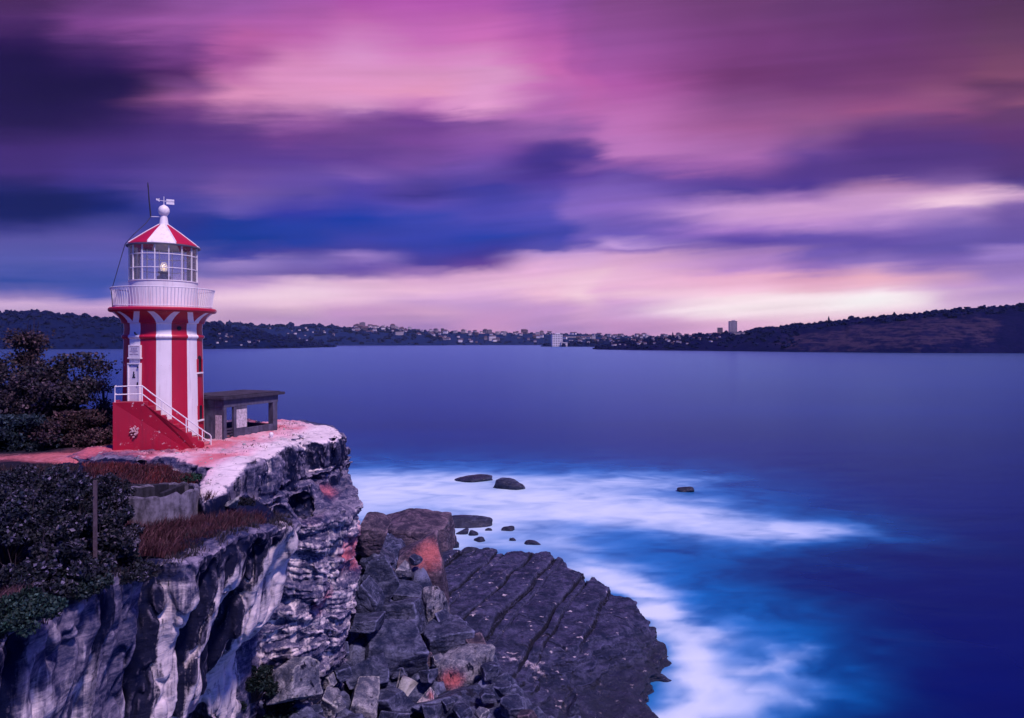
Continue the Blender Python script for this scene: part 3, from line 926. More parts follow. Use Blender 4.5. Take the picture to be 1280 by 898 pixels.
def build_platform():
    h = 0.13
    org = (-10.0, 33.0, -0.8)
    nx, ny, nz = 175, 275, 44
    gx = org[0] + h * np.arange(nx); gy = org[1] + h * np.arange(ny); gz = org[2] + h * np.arange(nz)
    X, Y = np.meshgrid(gx, gy, indexing='ij')
    d2 = poly_sd(X, Y, PLAT)
    d2 = d2 + 0.5 * perlin(X * 0.45, Y * 0.45, X * 0) + 0.22 * perlin(X * 1.3, Y * 1.3, X * 0 + 3)
    zt = idw(X, Y, [(-6, 66, 2.6), (0, 66, 2.7), (4.5, 65, 2.5), (6.5, 60, 2.45), (9.0, 54, 2.1), (10.5, 49, 1.5), (8, 46.5, 2.4), (7, 43, 2.1), (4, 42, 2.7), (1, 38, 2.9), (-3, 37, 2.4), (-4, 44, 3.3), (-3, 50, 3.2),
                    (2, 52, 2.9), (5, 48, 2.6), (1, 46, 2.9), (0, 58, 2.9), (5, 54, 2.7), (11.5, 47.8, 1.0), (6, 41.5, 2.0), (4.5, 45, 2.7), (7.0, 49, 2.3)], 3.0)
    # joints that run away from the viewer, each slab tilted like a roof tile
    q = X * 0.952 - Y * 0.306 + 0.35 * perlin(X * 0.22, Y * 0.22, X * 0 + 1)
    cuts = np.array([-27.5, -25.0, -24.0, -21.5, -20.7, -18.3, -16.0, -15.2, -12.7, -11.9, -9.6, 30.0])
    deep = np.array([.5, 1, .45, 1, .5, .95, 1.1, .4, 1.0, .55, .8, 0])
    k = np.clip(np.searchsorted(cuts, q), 1, len(cuts) - 1)
    lo, hi = cuts[k - 1], cuts[k]
    fr = np.clip((q - lo) / np.minimum(hi - lo, 2), 0, 1)
    rise = (np.sin(k * 12.9898) * 43758.5453) % 1.0
    zt = zt + (fr - 0.5) * (0.04 + 0.16 * rise) + (rise - 0.5) * 0.34
    d2 = d2 + ((rise * 7.3) % 1.0 - 0.5) * 1.3 * (k < len(cuts) - 1)
    dc = np.min(np.abs(q[..., None] - cuts), axis=-1)
    along = 0.6 + 0.7 * perlin(X * 0.3, Y * 0.3, X * 0 + 6)
    # short cross joints
    q2 = X * 0.4 + Y * 0.9 + 0.6 * perlin(X * 0.3, Y * 0.3, X * 0 + 11)
    kk = q2 / 5.2 + 0.37 * k
    dcr = np.abs((kk % 1.0) - 0.5) * 5.2
    zt += 0.16 * fbm(X * 0.35, Y * 0.35, X * 0, 3)
    dl = (42.6 + 0.84 * X - Y) / 1.3 + 1.3 * perlin(X * 0.3, Y * 0.3, X * 0 + 31) + 0.25 * perlin(X * 1.1, Y * 1.1, X * 0 + 5)
    tt = sst(dl, -0.2, 3.4)
    t5 = tt * 4
    tt = (np.floor(t5) + sst(t5 - np.floor(t5), 0.0, 0.3)) / 4
    zt -= 1.5 * tt
    Z = gz[None, None, :]
    # the seaward and southern flanks come down in bedded ledges
    dipz = Z + 0.10 * Y[..., None] * 0.3 + 0.35 * perlin(X * 0.3, Y * 0.3, X * 0 + 2)[..., None]
    s = dipz * 2.1
    led = perlin(s * 1.3, 0 * s + (X * 0.25)[..., None], 0 * s + (Y * 0.25)[..., None])
    f = smax(Z - zt[:, :, None], d2[:, :, None] + 0.35 * (Z - 1.0) + 0.45 * led, 0.3)
    V, Q = surface_nets(f.astype(np.float32), org, h)
    o = mesh_np("rock_platform", V, Q, M_PLAT)
    subdivide(o, 1)
    co = get_co(o); no = get_no(o)
    x, y, z = co.T
    steep = 1 - sst(no[:, 2], 0.5, 0.92)
    s = z * 4.6 + 0.2 * x + 0.25 * y + 1.2 * perlin(x * 0.5, y * 0.5, z * 0.5)
    dsp = 0.05 * fbm(x * 3.2, y * 3.2, z * 3.2, 4, 0.55) + 0.10 * perlin(s * 1.2, x * .3, y * .3) * steep
    q = x * 0.952 - y * 0.306 + 0.35 * perlin(x * 0.22, y * 0.22, x * 0 + 1) + 0.05 * perlin(x * 1.5, y * 1.5, x * 0)
    dc = np.min(np.abs(q[:, None] - cuts[None]), axis=1)
    ki = np.argmin(np.abs(q[:, None] - cuts[None]), axis=1)
    along = np.clip(0.95 + 0.7 * perlin(x * 0.22, y * 0.22, x * 0 + 6), 0.0, 1)
    q2 = x * 0.5 + y * 0.86 + 0.7 * perlin(x * 0.3, y * 0.3, x * 0 + 11)
    kk = q2 / 4.6 + 0.37 * np.searchsorted(cuts, q)
    dcr = np.abs((kk % 1.0) - 0.5) * 4.6
    al2 = sst(perlin(x * 0.3, y * 0.3, x * 0 + 21), -0.15, 0.15)
    along = along * deep[ki]
    crack = np.maximum(np.exp(-(dc / (0.06 + .06 * deep[ki])) ** 2) * along, 0.8 * np.exp(-(dcr / 0.07) ** 2) * al2)
    crack *= (1 - steep * .6) * (1 - 0.85 * sst((42.6 + 0.84 * x - y) / 1.3, 0.0, 1.0))
    qn = perlin(x * 1.1, y * 1.1, z * 1.1 + 30) * 3
    qf = np.floor(qn)
    dsp += 0.07 * (qf + sst(qn - qf, 0.4, 0.6)) * (.12 + .88 * steep)
    co += no * dsp[:, None]
    co[:, 2] -= 0.5 * crack
    set_co(o, co)
    pale = 0.5 * np.exp(-(((x - 0.8) / 2.4) ** 2 + ((y - 43.5) / 0.9) ** 2))
    pale += 0.10 * sst(fbm(x * 0.35, y * 0.35, x * 0 + 4, 3), 0.25, 0.7)
    pale += 0.7 * sst(fbm(x * 1.2 + .3 * y, y * 2.6, x * 0 + 14, 3), 0.60, 0.72) * (1 - steep)
    pale += 0.22 * sst(fbm(x * 0.5, y * 0.5, x * 0 + 24, 3), 0.05, 0.5) * (1 - steep)
    st = 0.42 * sst(fbm(x * 0.28, y * 0.28, x * 0 + 9, 3), 0.0, 0.6) + 0.35 * steep + 1.1 * crack
    set_attr(o, 'mask', np.clip(np.stack([0 * x, st, pale], 1), 0, 1))
    tag(o, kind='structure')


build_platform()


# ------------------------------------------------------------------ boulders
def ico(sub):
    import bmesh
    bm = bmesh.new()
    bmesh.ops.create_icosphere(bm, subdivisions=sub, radius=1.0)
    v = np.array([p.co[:] for p in bm.verts]); f = np.array([[q.index for q in p.verts] for p in bm.faces])
    bm.free()
    return v, f


ICO = {k: ico(k) for k in (2, 3, 4, 5, 6)}


def rock_shape(seed, sub=5, nplanes=11, blocky=0.0, round_=0.016, strata=0.03, tilt=(0, 0, 0), planes=None):
    """unit-box boulder: convex faceted body, worn edges, bedding grooves"""
    r = np.random.RandomState(seed)
    if planes is None and max(abs(q) for q in tilt) < 1e-6:
        tilt = (r.uniform(-.45, .45), r.uniform(-.45, .45), r.uniform(0, 6.28))
    blocky = blocky * .7
    D, Fc = ICO[sub]
    N = r.normal(size=(nplanes, 3)); N /= np.linalg.norm(N, axis=1, keepdims=True)
    dd = r.uniform(0.62, 1.0, nplanes)
    if blocky:
        ax = np.array([[1, 0, 0], [-1, 0, 0], [0, 1, 0], [0, -1, 0], [0, 0, 1], [0, 0, -1]], float) + r.normal(size=(6, 3)) * (0.22 * (1.2 - blocky))
        ax /= np.linalg.norm(ax, axis=1, keepdims=True)
        N = np.concatenate([N, ax]); dd = np.concatenate([dd + 0.12 * blocky, r.uniform(0.48, 0.74, 6)])
    if planes is not None:
        N = np.array([q[:3] for q in planes], float); dd = np.array([q[3] for q in planes], float)
        N /= np.linalg.norm(N, axis=1, keepdims=True)
    dots = D @ N.T
    rr = np.where(dots > 0.05, dd / np.maximum(dots, 0.05), 50)
    k = 1.0 / max(round_, 0.01) * 0.6
    mn = rr.min(1)
    R = mn - np.log(np.exp(-np.clip((rr - mn[:, None]) * k, 0, 50)).sum(1)) / k
    P = D * R[:, None]
    o3 = r.uniform(0, 50, 3)
    low = fbm(P[:, 0] * 1.3 + o3[0], P[:, 1] * 1.3 + o3[1], P[:, 2] * 1.3 + o3[2], 3)
    mid = fbm(P[:, 0] * 4 + o3[0], P[:, 1] * 4 + o3[1], P[:, 2] * 4 + o3[2], 4, 0.55)
    low2 = fbm(P[:, 0] * 1.1 + o3[1], P[:, 1] * 1.1 + o3[2], P[:, 2] * 1.1 + o3[0], 2)
    s = (P[:, 2] + 0.15 * P[:, 0]) * 5 + 1.2 * low
    g = np.abs((s % 1) - 0.5) * 2
    groove = -np.exp(-((1 - g) / 0.16) ** 2) * (0.6 + 0.4 * np.sin(s * 2.1))
    P = P + D * (0.045 * low + 0.018 * mid + strata * .45 * groove - 0.022 * np.clip(1 - np.abs(low2) * 9, 0, 1))[:, None]
    Rm = np.array(Matrix.Rotation(tilt[2], 3, 'Z') @ Matrix.Rotation(tilt[1], 3, 'Y') @ Matrix.Rotation(tilt[0], 3, 'X'))
    P = P @ Rm.T
    c = (P.max(0) + P.min(0)) / 2
    P = (P - c) / ((P.max(0) - P.min(0)) / 2)
    return P, Fc, low, mid


ROCK_BASES = []


def boulder(label, bb, Y, seed, mat=None, group=None, depth=None, sub=6, pink=None, pale=0.0, stain=0.0, name="boulder", ground=True, **kw):
    """bb = (x0, y0, x1, y1) extent in the photo, Y its distance"""
    x0, y0, x1, y1 = bb
    c = W((x0 + x1) / 2, (y0 + y1) / 2, Y)
    a = (x1 - x0) / 2 / F * Y; hh = (y1 - y0) / 2 / F * Y
    b = depth if depth else (a + hh) * 0.62
    P, Fc, low, mid = rock_shape(seed, sub, **kw)
    P = P * np.array([a, b, hh * 0.97])
    o = mesh_np(name, P, Fc, mat or M_BOULD, tri=True)
    o.location = c
    U = P / np.array([a, b, hh])
    pk = np.zeros(len(P))
    if pink:
        d, r = np.array(pink[:3]), pink[3]
        pk = 1.1 * np.exp(-(np.linalg.norm(U - d, axis=1) / r) ** 2)
    pl = pale * (0.6 + 0.8 * low) if pale else np.zeros(len(P))
    st = (stain * (0.7 + 0.9 * mid)) if stain else np.zeros(len(P))
    set_attr(o, 'mask', np.clip(np.stack([pk, st, pl], 1), 0, 1.1))
    tag(o, label, "rock" if name == "sea_rock" else "boulder", group)
    if ground:
        ROCK_BASES.append((c[0], c[1], c[2] - hh * 0.9))
    return o


PI = math.pi
G_B = "boulders piled at the foot of the cliff"
boulder("big dark brown leaning slab beside the layered cliff, highest of the pile", (432, 640, 487, 698), 46, 11, M_BROWN, G_B, tilt=(0.2, 0.5, 0.3), strata=0.05, blocky=.5, depth=1.8)
boulder("wide flat brown rock ledge at the water's edge behind the boulder pile", (462, 642, 568, 694), 68, 12, M_BROWN, G_B, blocky=.6, strata=0.05, depth=3.6, planes=[(.12, -.22, 1, .42), (-.3, -.1, 1, .50), (.1, -1, .25, .6), (.6, -.8, .1, .72), (1, -.1, .1, .8), (-1, -.2, .2, .75), (-.6, -.8, .2, .72), (0, 1, .2, .6), (0, 0, -1, .5)])
boulder("tall block with a salmon pink top standing above the boulder pile", (487, 666, 563, 762), 49, 46, M_BROWN, G_B, blocky=1.0, pink=(0.35, -0.55, 0.72, 0.62), strata=.035, depth=2.1, sub=6,
        planes=[(.10, -.75, .75, .60), (.02, -1, -.05, .60), (1, .1, .16, .62), (-1, -.1, .12, .62), (-.8, -.8, .1, .78), (0, 1, .1, .7), (0, 0, -1, .95), (-.5, .1, .85, .72), (.7, -.6, -.05, .80)])
boulder("round mottled grey and white boulder in front of the pink topped block", (526, 732, 562, 788), 42, 14, M_PALER, G_B, round_=0.2, stain=0.5, pale=.35)
boulder("long dark slab leaning down to the right, left of the pink topped block", (452, 692, 503, 757), 42, 75, M_BOULD, G_B, blocky=.9, tilt=(0, 0.75, 0.2), strata=.06, depth=1.0)
boulder("thin bedded slab leaning against the layered cliff face", (438, 722, 480, 778), 38, 76, M_BOULD, G_B, blocky=.8, tilt=(0, 0.8, 0.1), strata=.08, depth=1.0)
boulder("dark bedded slab wedged just under the leaning brown slab", (448, 680, 496, 716), 46, 77, M_BOULD, G_B, blocky=.8, tilt=(0, 0.5, 0.1), strata=.07)
boulder("largest flat topped grey block in the middle of the boulder pile", (437, 781, 539, 842), 36.5, 58, M_BOULD, G_B, blocky=1.0, strata=.03, tilt=(0.28, 0.06, 0.35), depth=1.7, nplanes=12)
boulder("flat grey boulder between the layered cliff and the largest block", (430, 768, 480, 794), 36, 79, M_BOULD, G_B, blocky=.5)
boulder("angular blue grey boulder below the left end of the largest block", (432, 820, 490, 862), 33.5, 80, M_BOULD, G_B, pale=.18)
boulder("upright grey boulder at the bottom edge of the boulder pile", (432, 854, 476, 912), 31.5, 81, M_PALER, G_B, blocky=.5, tilt=(.1, .35, .2), stain=.4)
boulder("pale rounded smooth boulder under the largest block", (490, 845, 525, 882), 33.5, 82, M_PALER, G_B, round_=.10, pale=.35, strata=.0)
boulder("small pink and white wedge of stone between dark boulders", (519, 863, 546, 882), 33.5, 83, M_PALER, G_B, pink=(0.5, -0.2, 0.6, 0.6), pale=.8, tilt=(.3, .5, .4), nplanes=7)
boulder("hollowed rock with a salmon pink streak beside the rock platform", (545, 808, 619, 866), 37, 131, M_PALER, G_B, pink=(-0.40, -0.75, 0.1, 0.42), stain=.42, pale=.1, round_=.14, strata=.04, blocky=.35)
boulder("broad black boulder below the pink streaked hollowed rock", (516, 850, 634, 914), 34.5, 85, M_BOULD, G_B, stain=.5)
boulder("low blue grey slab left of the pale rounded boulder", (464, 861, 522, 893), 32.6, 86, M_BOULD, G_B, blocky=.6, pale=.12)
boulder("dark boulder with a white spot at the bottom edge", (473, 884, 514, 914), 31.5, 87, M_BOULD, G_B, pale=.25)
boulder("dark shaded boulder between the mottled boulder and the rock platform", (527, 778, 595, 818), 39.5, 88, M_BOULD, G_B, blocky=.4, stain=.3)
boulder("narrow dark slab at the foot of the pink topped block", (493, 728, 534, 756), 44, 89, M_BOULD, G_B, blocky=.7)
boulder("black jagged boulder above the largest grey block", (470, 748, 536, 792), 40, 90, M_BOULD, G_B, blocky=.4, stain=.4, strata=.08)
boulder("small pale grey boulder left of the pink topped block", (488, 702, 518, 740), 45.5, 91, M_PALER, G_B, stain=.3)
boulder("square rusty block lodged in the bottom of the layered cliff", (340, 822, 402, 884), 26.5, 92, M_PALER, G_B, blocky=.9, stain=.45, depth=1.0)
boulder("pale split boulder below the layered cliff at the bottom edge", (400, 860, 428, 912), 29, 93, M_PALER, G_B, blocky=.7, tilt=(.1, .3, 0), stain=.3)
boulder("rounded weathered block sitting on the ledge under the lighthouse rock", (405, 610, 445, 648), 33.2, 94, M_PALER, G_B, blocky=.6, strata=.09, stain=.35, ground=False, depth=1.1)
boulder("small grey stone lying in the grass by the concrete ring", (280, 618, 304, 636), 22.8, 95, M_PALER, G_B, ground=False, sub=4)
boulder("dark tilted slab right of the layered cliff above the largest block", (440, 745, 478, 772), 41, 96, M_BOULD, G_B, blocky=.6, strata=.06)
rs = np.random.RandomState(5)
FILL = [(455, 800), (428, 842), (480, 872), (500, 838), (545, 800), (470, 725), (515, 770), (420, 880), (452, 880), (610, 870), (596, 800), (505, 800), (535, 845), (520, 700), (446, 700), (475, 705), (556, 775), (490, 880), (540, 890),
        (410, 850), (575, 790), (440, 815), (530, 825), (512, 820), (462, 760), (560, 880), (486, 715), (395, 890), (425, 815), (370, 890), (640, 885), (602, 893), (628, 862), (578, 893), (660, 897), (548, 826), (590, 822), (612, 838)]
for i, (a, b) in enumerate(FILL):
    s = rs.uniform(8, 15)
    boulder("small angular rock wedged among the larger boulders below the cliff", (a - s, b - s * .75, a + s, b + s * .75), float(np.interp(b, [690, 770, 850, 900], [46, 40.5, 34, 31])) + (0.6 if a > 430 else -3.5), 120 + i, (M_BOULD, M_BOULD, M_BROWN, M_PALER)[i % 4 if i % 3 else 0],
            "small rocks wedged in the boulder pile", sub=5, blocky=rs.uniform(.2, .8), tilt=(rs.uniform(-.4, .4), rs.uniform(-.5, .5), rs.uniform(0, 3)))

G_S = "rocks awash in the surf"
SEA = [("long flat rock awash, farthest left in the surf", (566, 594, 616, 602), .4), ("dark humped rock standing in the surf beside a flat one", (615, 597, 657, 612), .5),
       ("small dark rock far right in the foam", (846, 608, 868, 616), .4), ("flat bedded rock shelf awash behind the boulder pile", (540, 643, 616, 658), .7),
       ("round dark rock in the foam next to the rock platform", (572, 685, 606, 700), .3), ("rounded rock awash by the flat brown ledge, larger of a pair", (568, 660, 586, 670), .3),
       ("rounded rock awash by the flat brown ledge, smaller of a pair", (584, 663, 598, 672), .3), ("low rock awash alone right of the ledge", (626, 658, 644, 666), .4),
       ("wet stone in the foam at the end of the brown ledge", (560, 676, 574, 688), .3), ("small stone awash between ledge and platform", (592, 671, 608, 680), .3), ("faint low rock in the foam near the platform", (655, 675, 676, 683), .5), ("little stone awash left of the lone low rock", (606, 660, 616, 666), .3), ("pair of stones awash beneath the bedded shelf, left", (602, 684, 613, 690), .3), ("pointed little rock awash below the lone low rock", (636, 672, 646, 679), .5)]
for i, (lb, bb, bl) in enumerate(SEA):
    yb = HZ + F * ZC / 1.0
    Y = F * ZC / (bb[3] - HZ)
    o = boulder(lb, (bb[0], bb[1], bb[2], bb[3] + (bb[3] - bb[1]) * .7), Y + 1.0, 200 + i, M_BOULD, G_S, sub=5, blocky=bl, round_=.12, name="sea_rock", ground=False, depth=(bb[2] - bb[0]) / 2 / F * Y * .6)


def build_rubble():
    gx = np.arange(-15, 4, 0.22); gy = np.arange(22, 76, 0.25)
    X, Y = np.meshgrid(gx, gy)
    x, y = X.ravel(), Y.ravel()
    pts = ROCK_BASES + [(-10.5, 27, 8.6), (-13, 28, 9.5), (-9.5, 23, 8.3), (-9.0, 20, 7.5), (3, 36, 0.2), (2, 44, 0.5), (1, 52, 1.0), (1, 62, .8), (-12, 40, 11), (-13, 50, 9), (-12, 60, 6), (-12, 70, 3.5), (-6, 74, -.6), (0, 74, -1), (3, 30, 0), (-4, 66, 0.5), (-3, 50, .3), (-2.5, 58, .3), (-0.5, 46, 0), (-1, 41.5, .3), (-5.0, 60, 1.5), (-5, 54, 1.5), (-3.5, 46, 1.0), (1, 40, 0)]
    z = idw(x, y, pts, 3.5) - 0.25 + 0.5 * fbm(x * 0.7, y * 0.7, x * 0, 4) + 0.28 * fbm(x * 2.7, y * 2.7, x * 0, 3)
    n1, n2 = len(gy), len(gx)
    i = np.arange(n1 - 1)[:, None] * n2 + np.arange(n2 - 1)[None]
    Q = np.stack([i, i + 1, i + n2 + 1, i + n2], -1).reshape(-1, 4)
    o = mesh_np("rocky_ground", np.stack([x, y, z], 1), Q, M_BOULD)
    set_attr(o, 'mask', np.stack([0 * x, 0.35 + 0 * x, 0 * x], 1))
    tag(o, kind='structure')


build_rubble()

# ------------------------------------------------------------------ far shores
M_HILL = None


def hill_mat(name, dark, light, cliff=None):
    m, T = new_mat(name)
    co = T.n('ShaderNodeTexCoord').outputs['Object']
    a = T.noise(co, 0.02, 6, 0.7)
    b = T.noise(co, 0.11, 5, 0.7)
    col = T.mix(T.sstep(T.m('ADD', T.m('MULTIPLY', a, .5), T.m('MULTIPLY', b, .5)), .38, .64), dark, light)
    if cliff:
        at = T.n('ShaderNodeAttribute', attribute_name='mask')
        sp = T.n('ShaderNodeSeparateColor')
        T.link(at.outputs['Color'], sp.inputs[0])
        bed = T.m('ADD', T.m('MULTIPLY', T.noise(T.mapping(co, (0.02, 0.02, 0.22)), 1.0, 7, 0.7, .4), .55), T.m('MULTIPLY', T.noise(T.mapping(co, (0.05, 0.05, 0.025)), 1.0, 6, 0.7, .3), .45))
        k = T.sstep(T.m('ADD', sp.outputs[0], T.m('MULTIPLY', T.m('SUBTRACT', bed, .5), 4.2)), .70, 1.25)
        k = T.m('MULTIPLY', k, T.sstep(sp.outputs[0], .05, .3))
        col = T.mix(T.m('MULTIPLY', k, T.m('ADD', .35, b)), col, cliff)
    finish(T, col, 0.95, b, 0.6, 4.0, spec=0.0)
    return m


M_HILLD = hill_mat("dark_scrub", (0.002, 0.006, 0.040), (0.006, 0.013, 0.060))  # sea haze painted as blue into these distant slope and tree colours
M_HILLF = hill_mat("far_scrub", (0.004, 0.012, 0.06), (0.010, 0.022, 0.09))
M_HILLR = hill_mat("scrub_and_sandstone", (0.001, 0.003, 0.034), (0.008, 0.008, 0.050), (0.040, 0.028, 0.062))  # haze blue painted into the headland slope too
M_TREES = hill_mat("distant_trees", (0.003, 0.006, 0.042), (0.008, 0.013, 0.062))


class Hill:
    """a ridge: skyline pixels give its height, shoreline pixels its distance"""
    def __init__(self, name, sky, shore, depth, mat, nu=220, rough=6.0, cliff=None, steep=1.0, ridge=.6):
        self.sky = np.array(sky, float); self.shore = np.array(shore, float)
        self.depth, self.steep, self.rough, self.ridge = depth, steep, rough, ridge
        px = np.linspace(self.sky[0, 0], self.sky[-1, 0], nu)
        t = np.concatenate([np.linspace(0, 0.62, 26), np.linspace(0.66, 1.3, 8)])
        PX, TT = np.meshgrid(px, t)
        P = self.at(PX.ravel(), TT.ravel())
        n1, n2 = len(t), nu
        i = np.arange(n1 - 1)[:, None] * n2 + np.arange(n2 - 1)[None]
        Q = np.stack([i, i + 1, i + n2 + 1, i + n2], -1).reshape(-1, 4)
        o = mesh_np(name, P, Q, mat)
        mk = np.zeros((P.shape[0], 3))
        if cliff:
            for (a, b, s, w) in cliff:
                mk[:, 0] += w * np.exp(-((PX.ravel() - a) / s) ** 2) * np.exp(-((TT.ravel() - b) / 0.16) ** 2)
        set_attr(o, 'mask', np.clip(mk, 0, 1))
        tag(o, kind='structure')

    def at(self, px, t):
        px = np.asarray(px, float); t = np.asarray(t, float)
        ys = np.interp(px, self.shore[:, 0], self.shore[:, 1])
        Y0 = F * ZC / (ys - HZ)
        Y = Y0 + t * self.depth
        Yr = Y0 + self.ridge * self.depth
        H = ZC + (HZ - np.interp(px, self.sky[:, 0], self.sky[:, 1])) / F * Yr
        k = np.clip(t / self.ridge, 0, 1)
        prof = np.sin(k * np.pi / 2) ** self.steep
        prof = np.where(t > self.ridge, 1 - 0.8 * ((t - self.ridge) / (1.3 - self.ridge)) ** 2, prof)
        x = (px - 640) / F * Y
        z = H * prof - 1.5 + self.rough * fbm(x / 60, Y / 60, x * 0, 4) * np.clip(k * 3, 0, 1) * np.clip(H / 60, 0.2, 1)
        return np.stack([x, Y, z], -1)


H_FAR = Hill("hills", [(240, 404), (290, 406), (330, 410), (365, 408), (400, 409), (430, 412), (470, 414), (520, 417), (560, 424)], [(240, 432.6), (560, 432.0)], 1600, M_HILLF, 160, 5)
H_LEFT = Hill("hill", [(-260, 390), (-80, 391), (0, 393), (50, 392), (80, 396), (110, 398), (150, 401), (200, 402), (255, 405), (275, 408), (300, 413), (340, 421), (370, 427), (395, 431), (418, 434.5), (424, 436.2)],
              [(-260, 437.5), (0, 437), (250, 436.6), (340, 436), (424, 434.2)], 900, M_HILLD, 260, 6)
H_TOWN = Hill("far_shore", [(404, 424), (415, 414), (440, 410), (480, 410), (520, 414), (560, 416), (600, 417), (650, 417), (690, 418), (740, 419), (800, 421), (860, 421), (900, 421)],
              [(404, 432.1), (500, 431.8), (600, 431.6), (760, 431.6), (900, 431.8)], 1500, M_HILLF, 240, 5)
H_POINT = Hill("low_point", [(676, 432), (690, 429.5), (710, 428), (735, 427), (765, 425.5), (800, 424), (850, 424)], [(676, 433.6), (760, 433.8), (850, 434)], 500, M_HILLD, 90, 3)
H_RIGHT = Hill("headland", [(740, 435.5), (755, 432), (775, 428), (800, 425), (840, 422), (870, 420), (900, 418), (930, 416), (960, 411), (985, 410), (1000, 407), (1030, 405), (1055, 402), (1062, 399), (1100, 397), (1130, 395.5), (1170, 391), (1200, 388), (1240, 386), (1280, 383), (1350, 377), (1480, 370)],
               [(740, 437.2), (800, 438), (900, 439), (1000, 440.3), (1150, 441.6), (1280, 442), (1480, 442)], 620, M_HILLR, 420, 6,
               cliff=[(1000, .14, 40, .55), (1060, .16, 50, .75), (1120, .2, 50, .85), (1180, .2, 50, .9), (1230, .16, 30, .8), (1100, .07, 130, .5), (930, .08, 60, .3)], steep=.72)


def woodland(name, hill, n, px0, px1, t0, t1, size, seed, ridge_bias=0.3):
    r = np.random.RandomState(seed)
    D, Fc = ICO[2]
    px = r.uniform(px0, px1, n)
    t = np.where(r.rand(n) < ridge_bias, r.normal(hill.ridge - .04, .03, n), r.uniform(t0, t1, n))
    C = hill.at(px, t)
    s = size * (.35 + 1.25 * r.uniform(0, 1, n) ** 2.2)
    V = D[None] * s[:, None, None] * np.stack([r.uniform(.8, 1.3, n), r.uniform(.8, 1.3, n), r.uniform(.6, 1.1, n)], -1)[:, None]
    V = V * (1 + 0.28 * r.normal(size=(n, len(D), 1)))
    V = V + C[:, None] + np.array([0, 0, 1])[None, None] * (s * .3)[:, None, None]
    Fa = Fc[None] + (np.arange(n) * len(D))[:, None, None]
    o = mesh_np(name, V.reshape(-1, 3), Fa.reshape(-1, 3), M_TREES, smooth=False, tri=True)
    tag(o, kind='stuff')


woodland("woodland", H_LEFT, 1500, -80, 420, .02, .6, 8.5, 1, .35)
woodland("woodland", H_FAR, 500, 245, 555, .03, .6, 16, 2, .4)
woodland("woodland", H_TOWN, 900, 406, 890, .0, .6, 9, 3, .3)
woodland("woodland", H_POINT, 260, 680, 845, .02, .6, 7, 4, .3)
woodland("woodland", H_RIGHT, 800, 745, 1000, .03, .62, 4.6, 5, .3)
woodland("woodland", H_RIGHT, 800, 990, 1420, .32, .62, 4.2, 6, .3)

# ------------------------------------------------------------------ the far town
M_WALLS = [plain("render_white", (0.74, 0.70, 0.74), .7, .12, .3), plain("render_cream", (0.48, 0.43, 0.46), .7, .15, .3), plain("brick_grey", (0.22, 0.18, 0.22), .8, .2, .3), plain("brick_dark", (0.10, 0.075, 0.10), .8, .2, .3)]
M_ROOFT = plain("roof_tile", (0.10, 0.06, 0.08), .8, .3, .4)
M_WINDOW = plain("window_dark", (0.03, 0.035, 0.07), .3, .2, .3)


def house_proto(i, name="house"):
    r = random.Random(i)
    mb = MB()
    w, d, h = 1.0, 0.8, r.choice((.45, .6, .8))
    mb.box((0, 0, h / 2), (w, d, h), mi=0)
    n = r.choice((2, 3))
    fl = 1 if h < .5 else 2
    for k in range(n):
        for q in range(fl):
            mb.box((-.5 + (k + .5) / n, -d / 2 - .003, h * (q + .5) / fl), (.16, .03, h * .4 / fl), mi=2)
    e = .06
    if i % 3 == 2:
        mb.box((0, 0, h + .03), (w + e, d + e, .06), mi=1)
    else:
        g = .28
        hip = .3 if i % 3 == 0 else 0.0
        x, y = w / 2 + e, d / 2 + e
        vs = [(-x, -y, h), (x, -y, h), (x, y, h), (-x, y, h), (-x + hip, 0, h + g), (x - hip, 0, h + g)]
        mb.add(vs, [(0, 1, 5, 4), (2, 3, 4, 5), (1, 2, 5), (3, 0, 4), (3, 2, 1, 0)], 1)
    o = mb.build(name, [M_WALLS[i % 4], M_ROOFT if i % 3 != 2 else M_WALLS[2], M_WINDOW])
    return o


def town():
    r = random.Random(3)
    rr = r
    protos = [house_proto(i) for i in range(8)]
    first = [True] * 8

    def put(hill, px, t, wpx, label, group):
        k = r.choice((0, 0, 0, 1, 1, 2, 4, 4, 5, 6, 7))
        P = hill.at([px], [t])[0]
        s = wpx / F * P[1]
        o = protos[k] if first[k] else dup(protos[k])
        first[k] = False
        o.location = (P[0], P[1], P[2] + s * 0.18)
        o.scale = (s, s, s * r.uniform(.8, 1.2))
        o.rotation_euler = (0, 0, -math.atan2(P[0], P[1]) + r.uniform(-.5, .5))
        tag(o, label, "house", group)
    for i in range(215):
        px = r.uniform(415, 880) if r.random() < .7 else r.uniform(430, 560)
        put(H_TOWN, px, r.uniform(.03, .58), r.uniform(2.4, 5.4), "small house among trees on the far town's hillside", "houses on the far hillside")
    for i in range(60):
        put(H_RIGHT, r.uniform(765, 905), r.uniform(.12, .55), r.uniform(1.8, 3.6), "small house among trees on the right headland's low end", "houses on the right headland")
    for i in range(12):
        put(H_POINT, r.uniform(712, 800), r.uniform(.15, .55), r.uniform(2, 3.5), "small house on the low wooded point behind the white block", "houses on the low point")
    for i in range(16):
        put(H_LEFT, r.uniform(270, 335), r.uniform(.05, .32), r.uniform(1.6, 2.8), "dim house at the shore end of the dark left hill", "houses at the end of the left hill")
    for i in range(20):
        put(H_FAR, r.uniform(335, 420), r.uniform(.08, .4), r.uniform(1.6, 2.8), "tiny pale house on the far hill behind the dark left hill", "houses on the far back hill")

    for k in range(8):
        if first[k]:
            bpy.data.objects.remove(protos[k])


town()


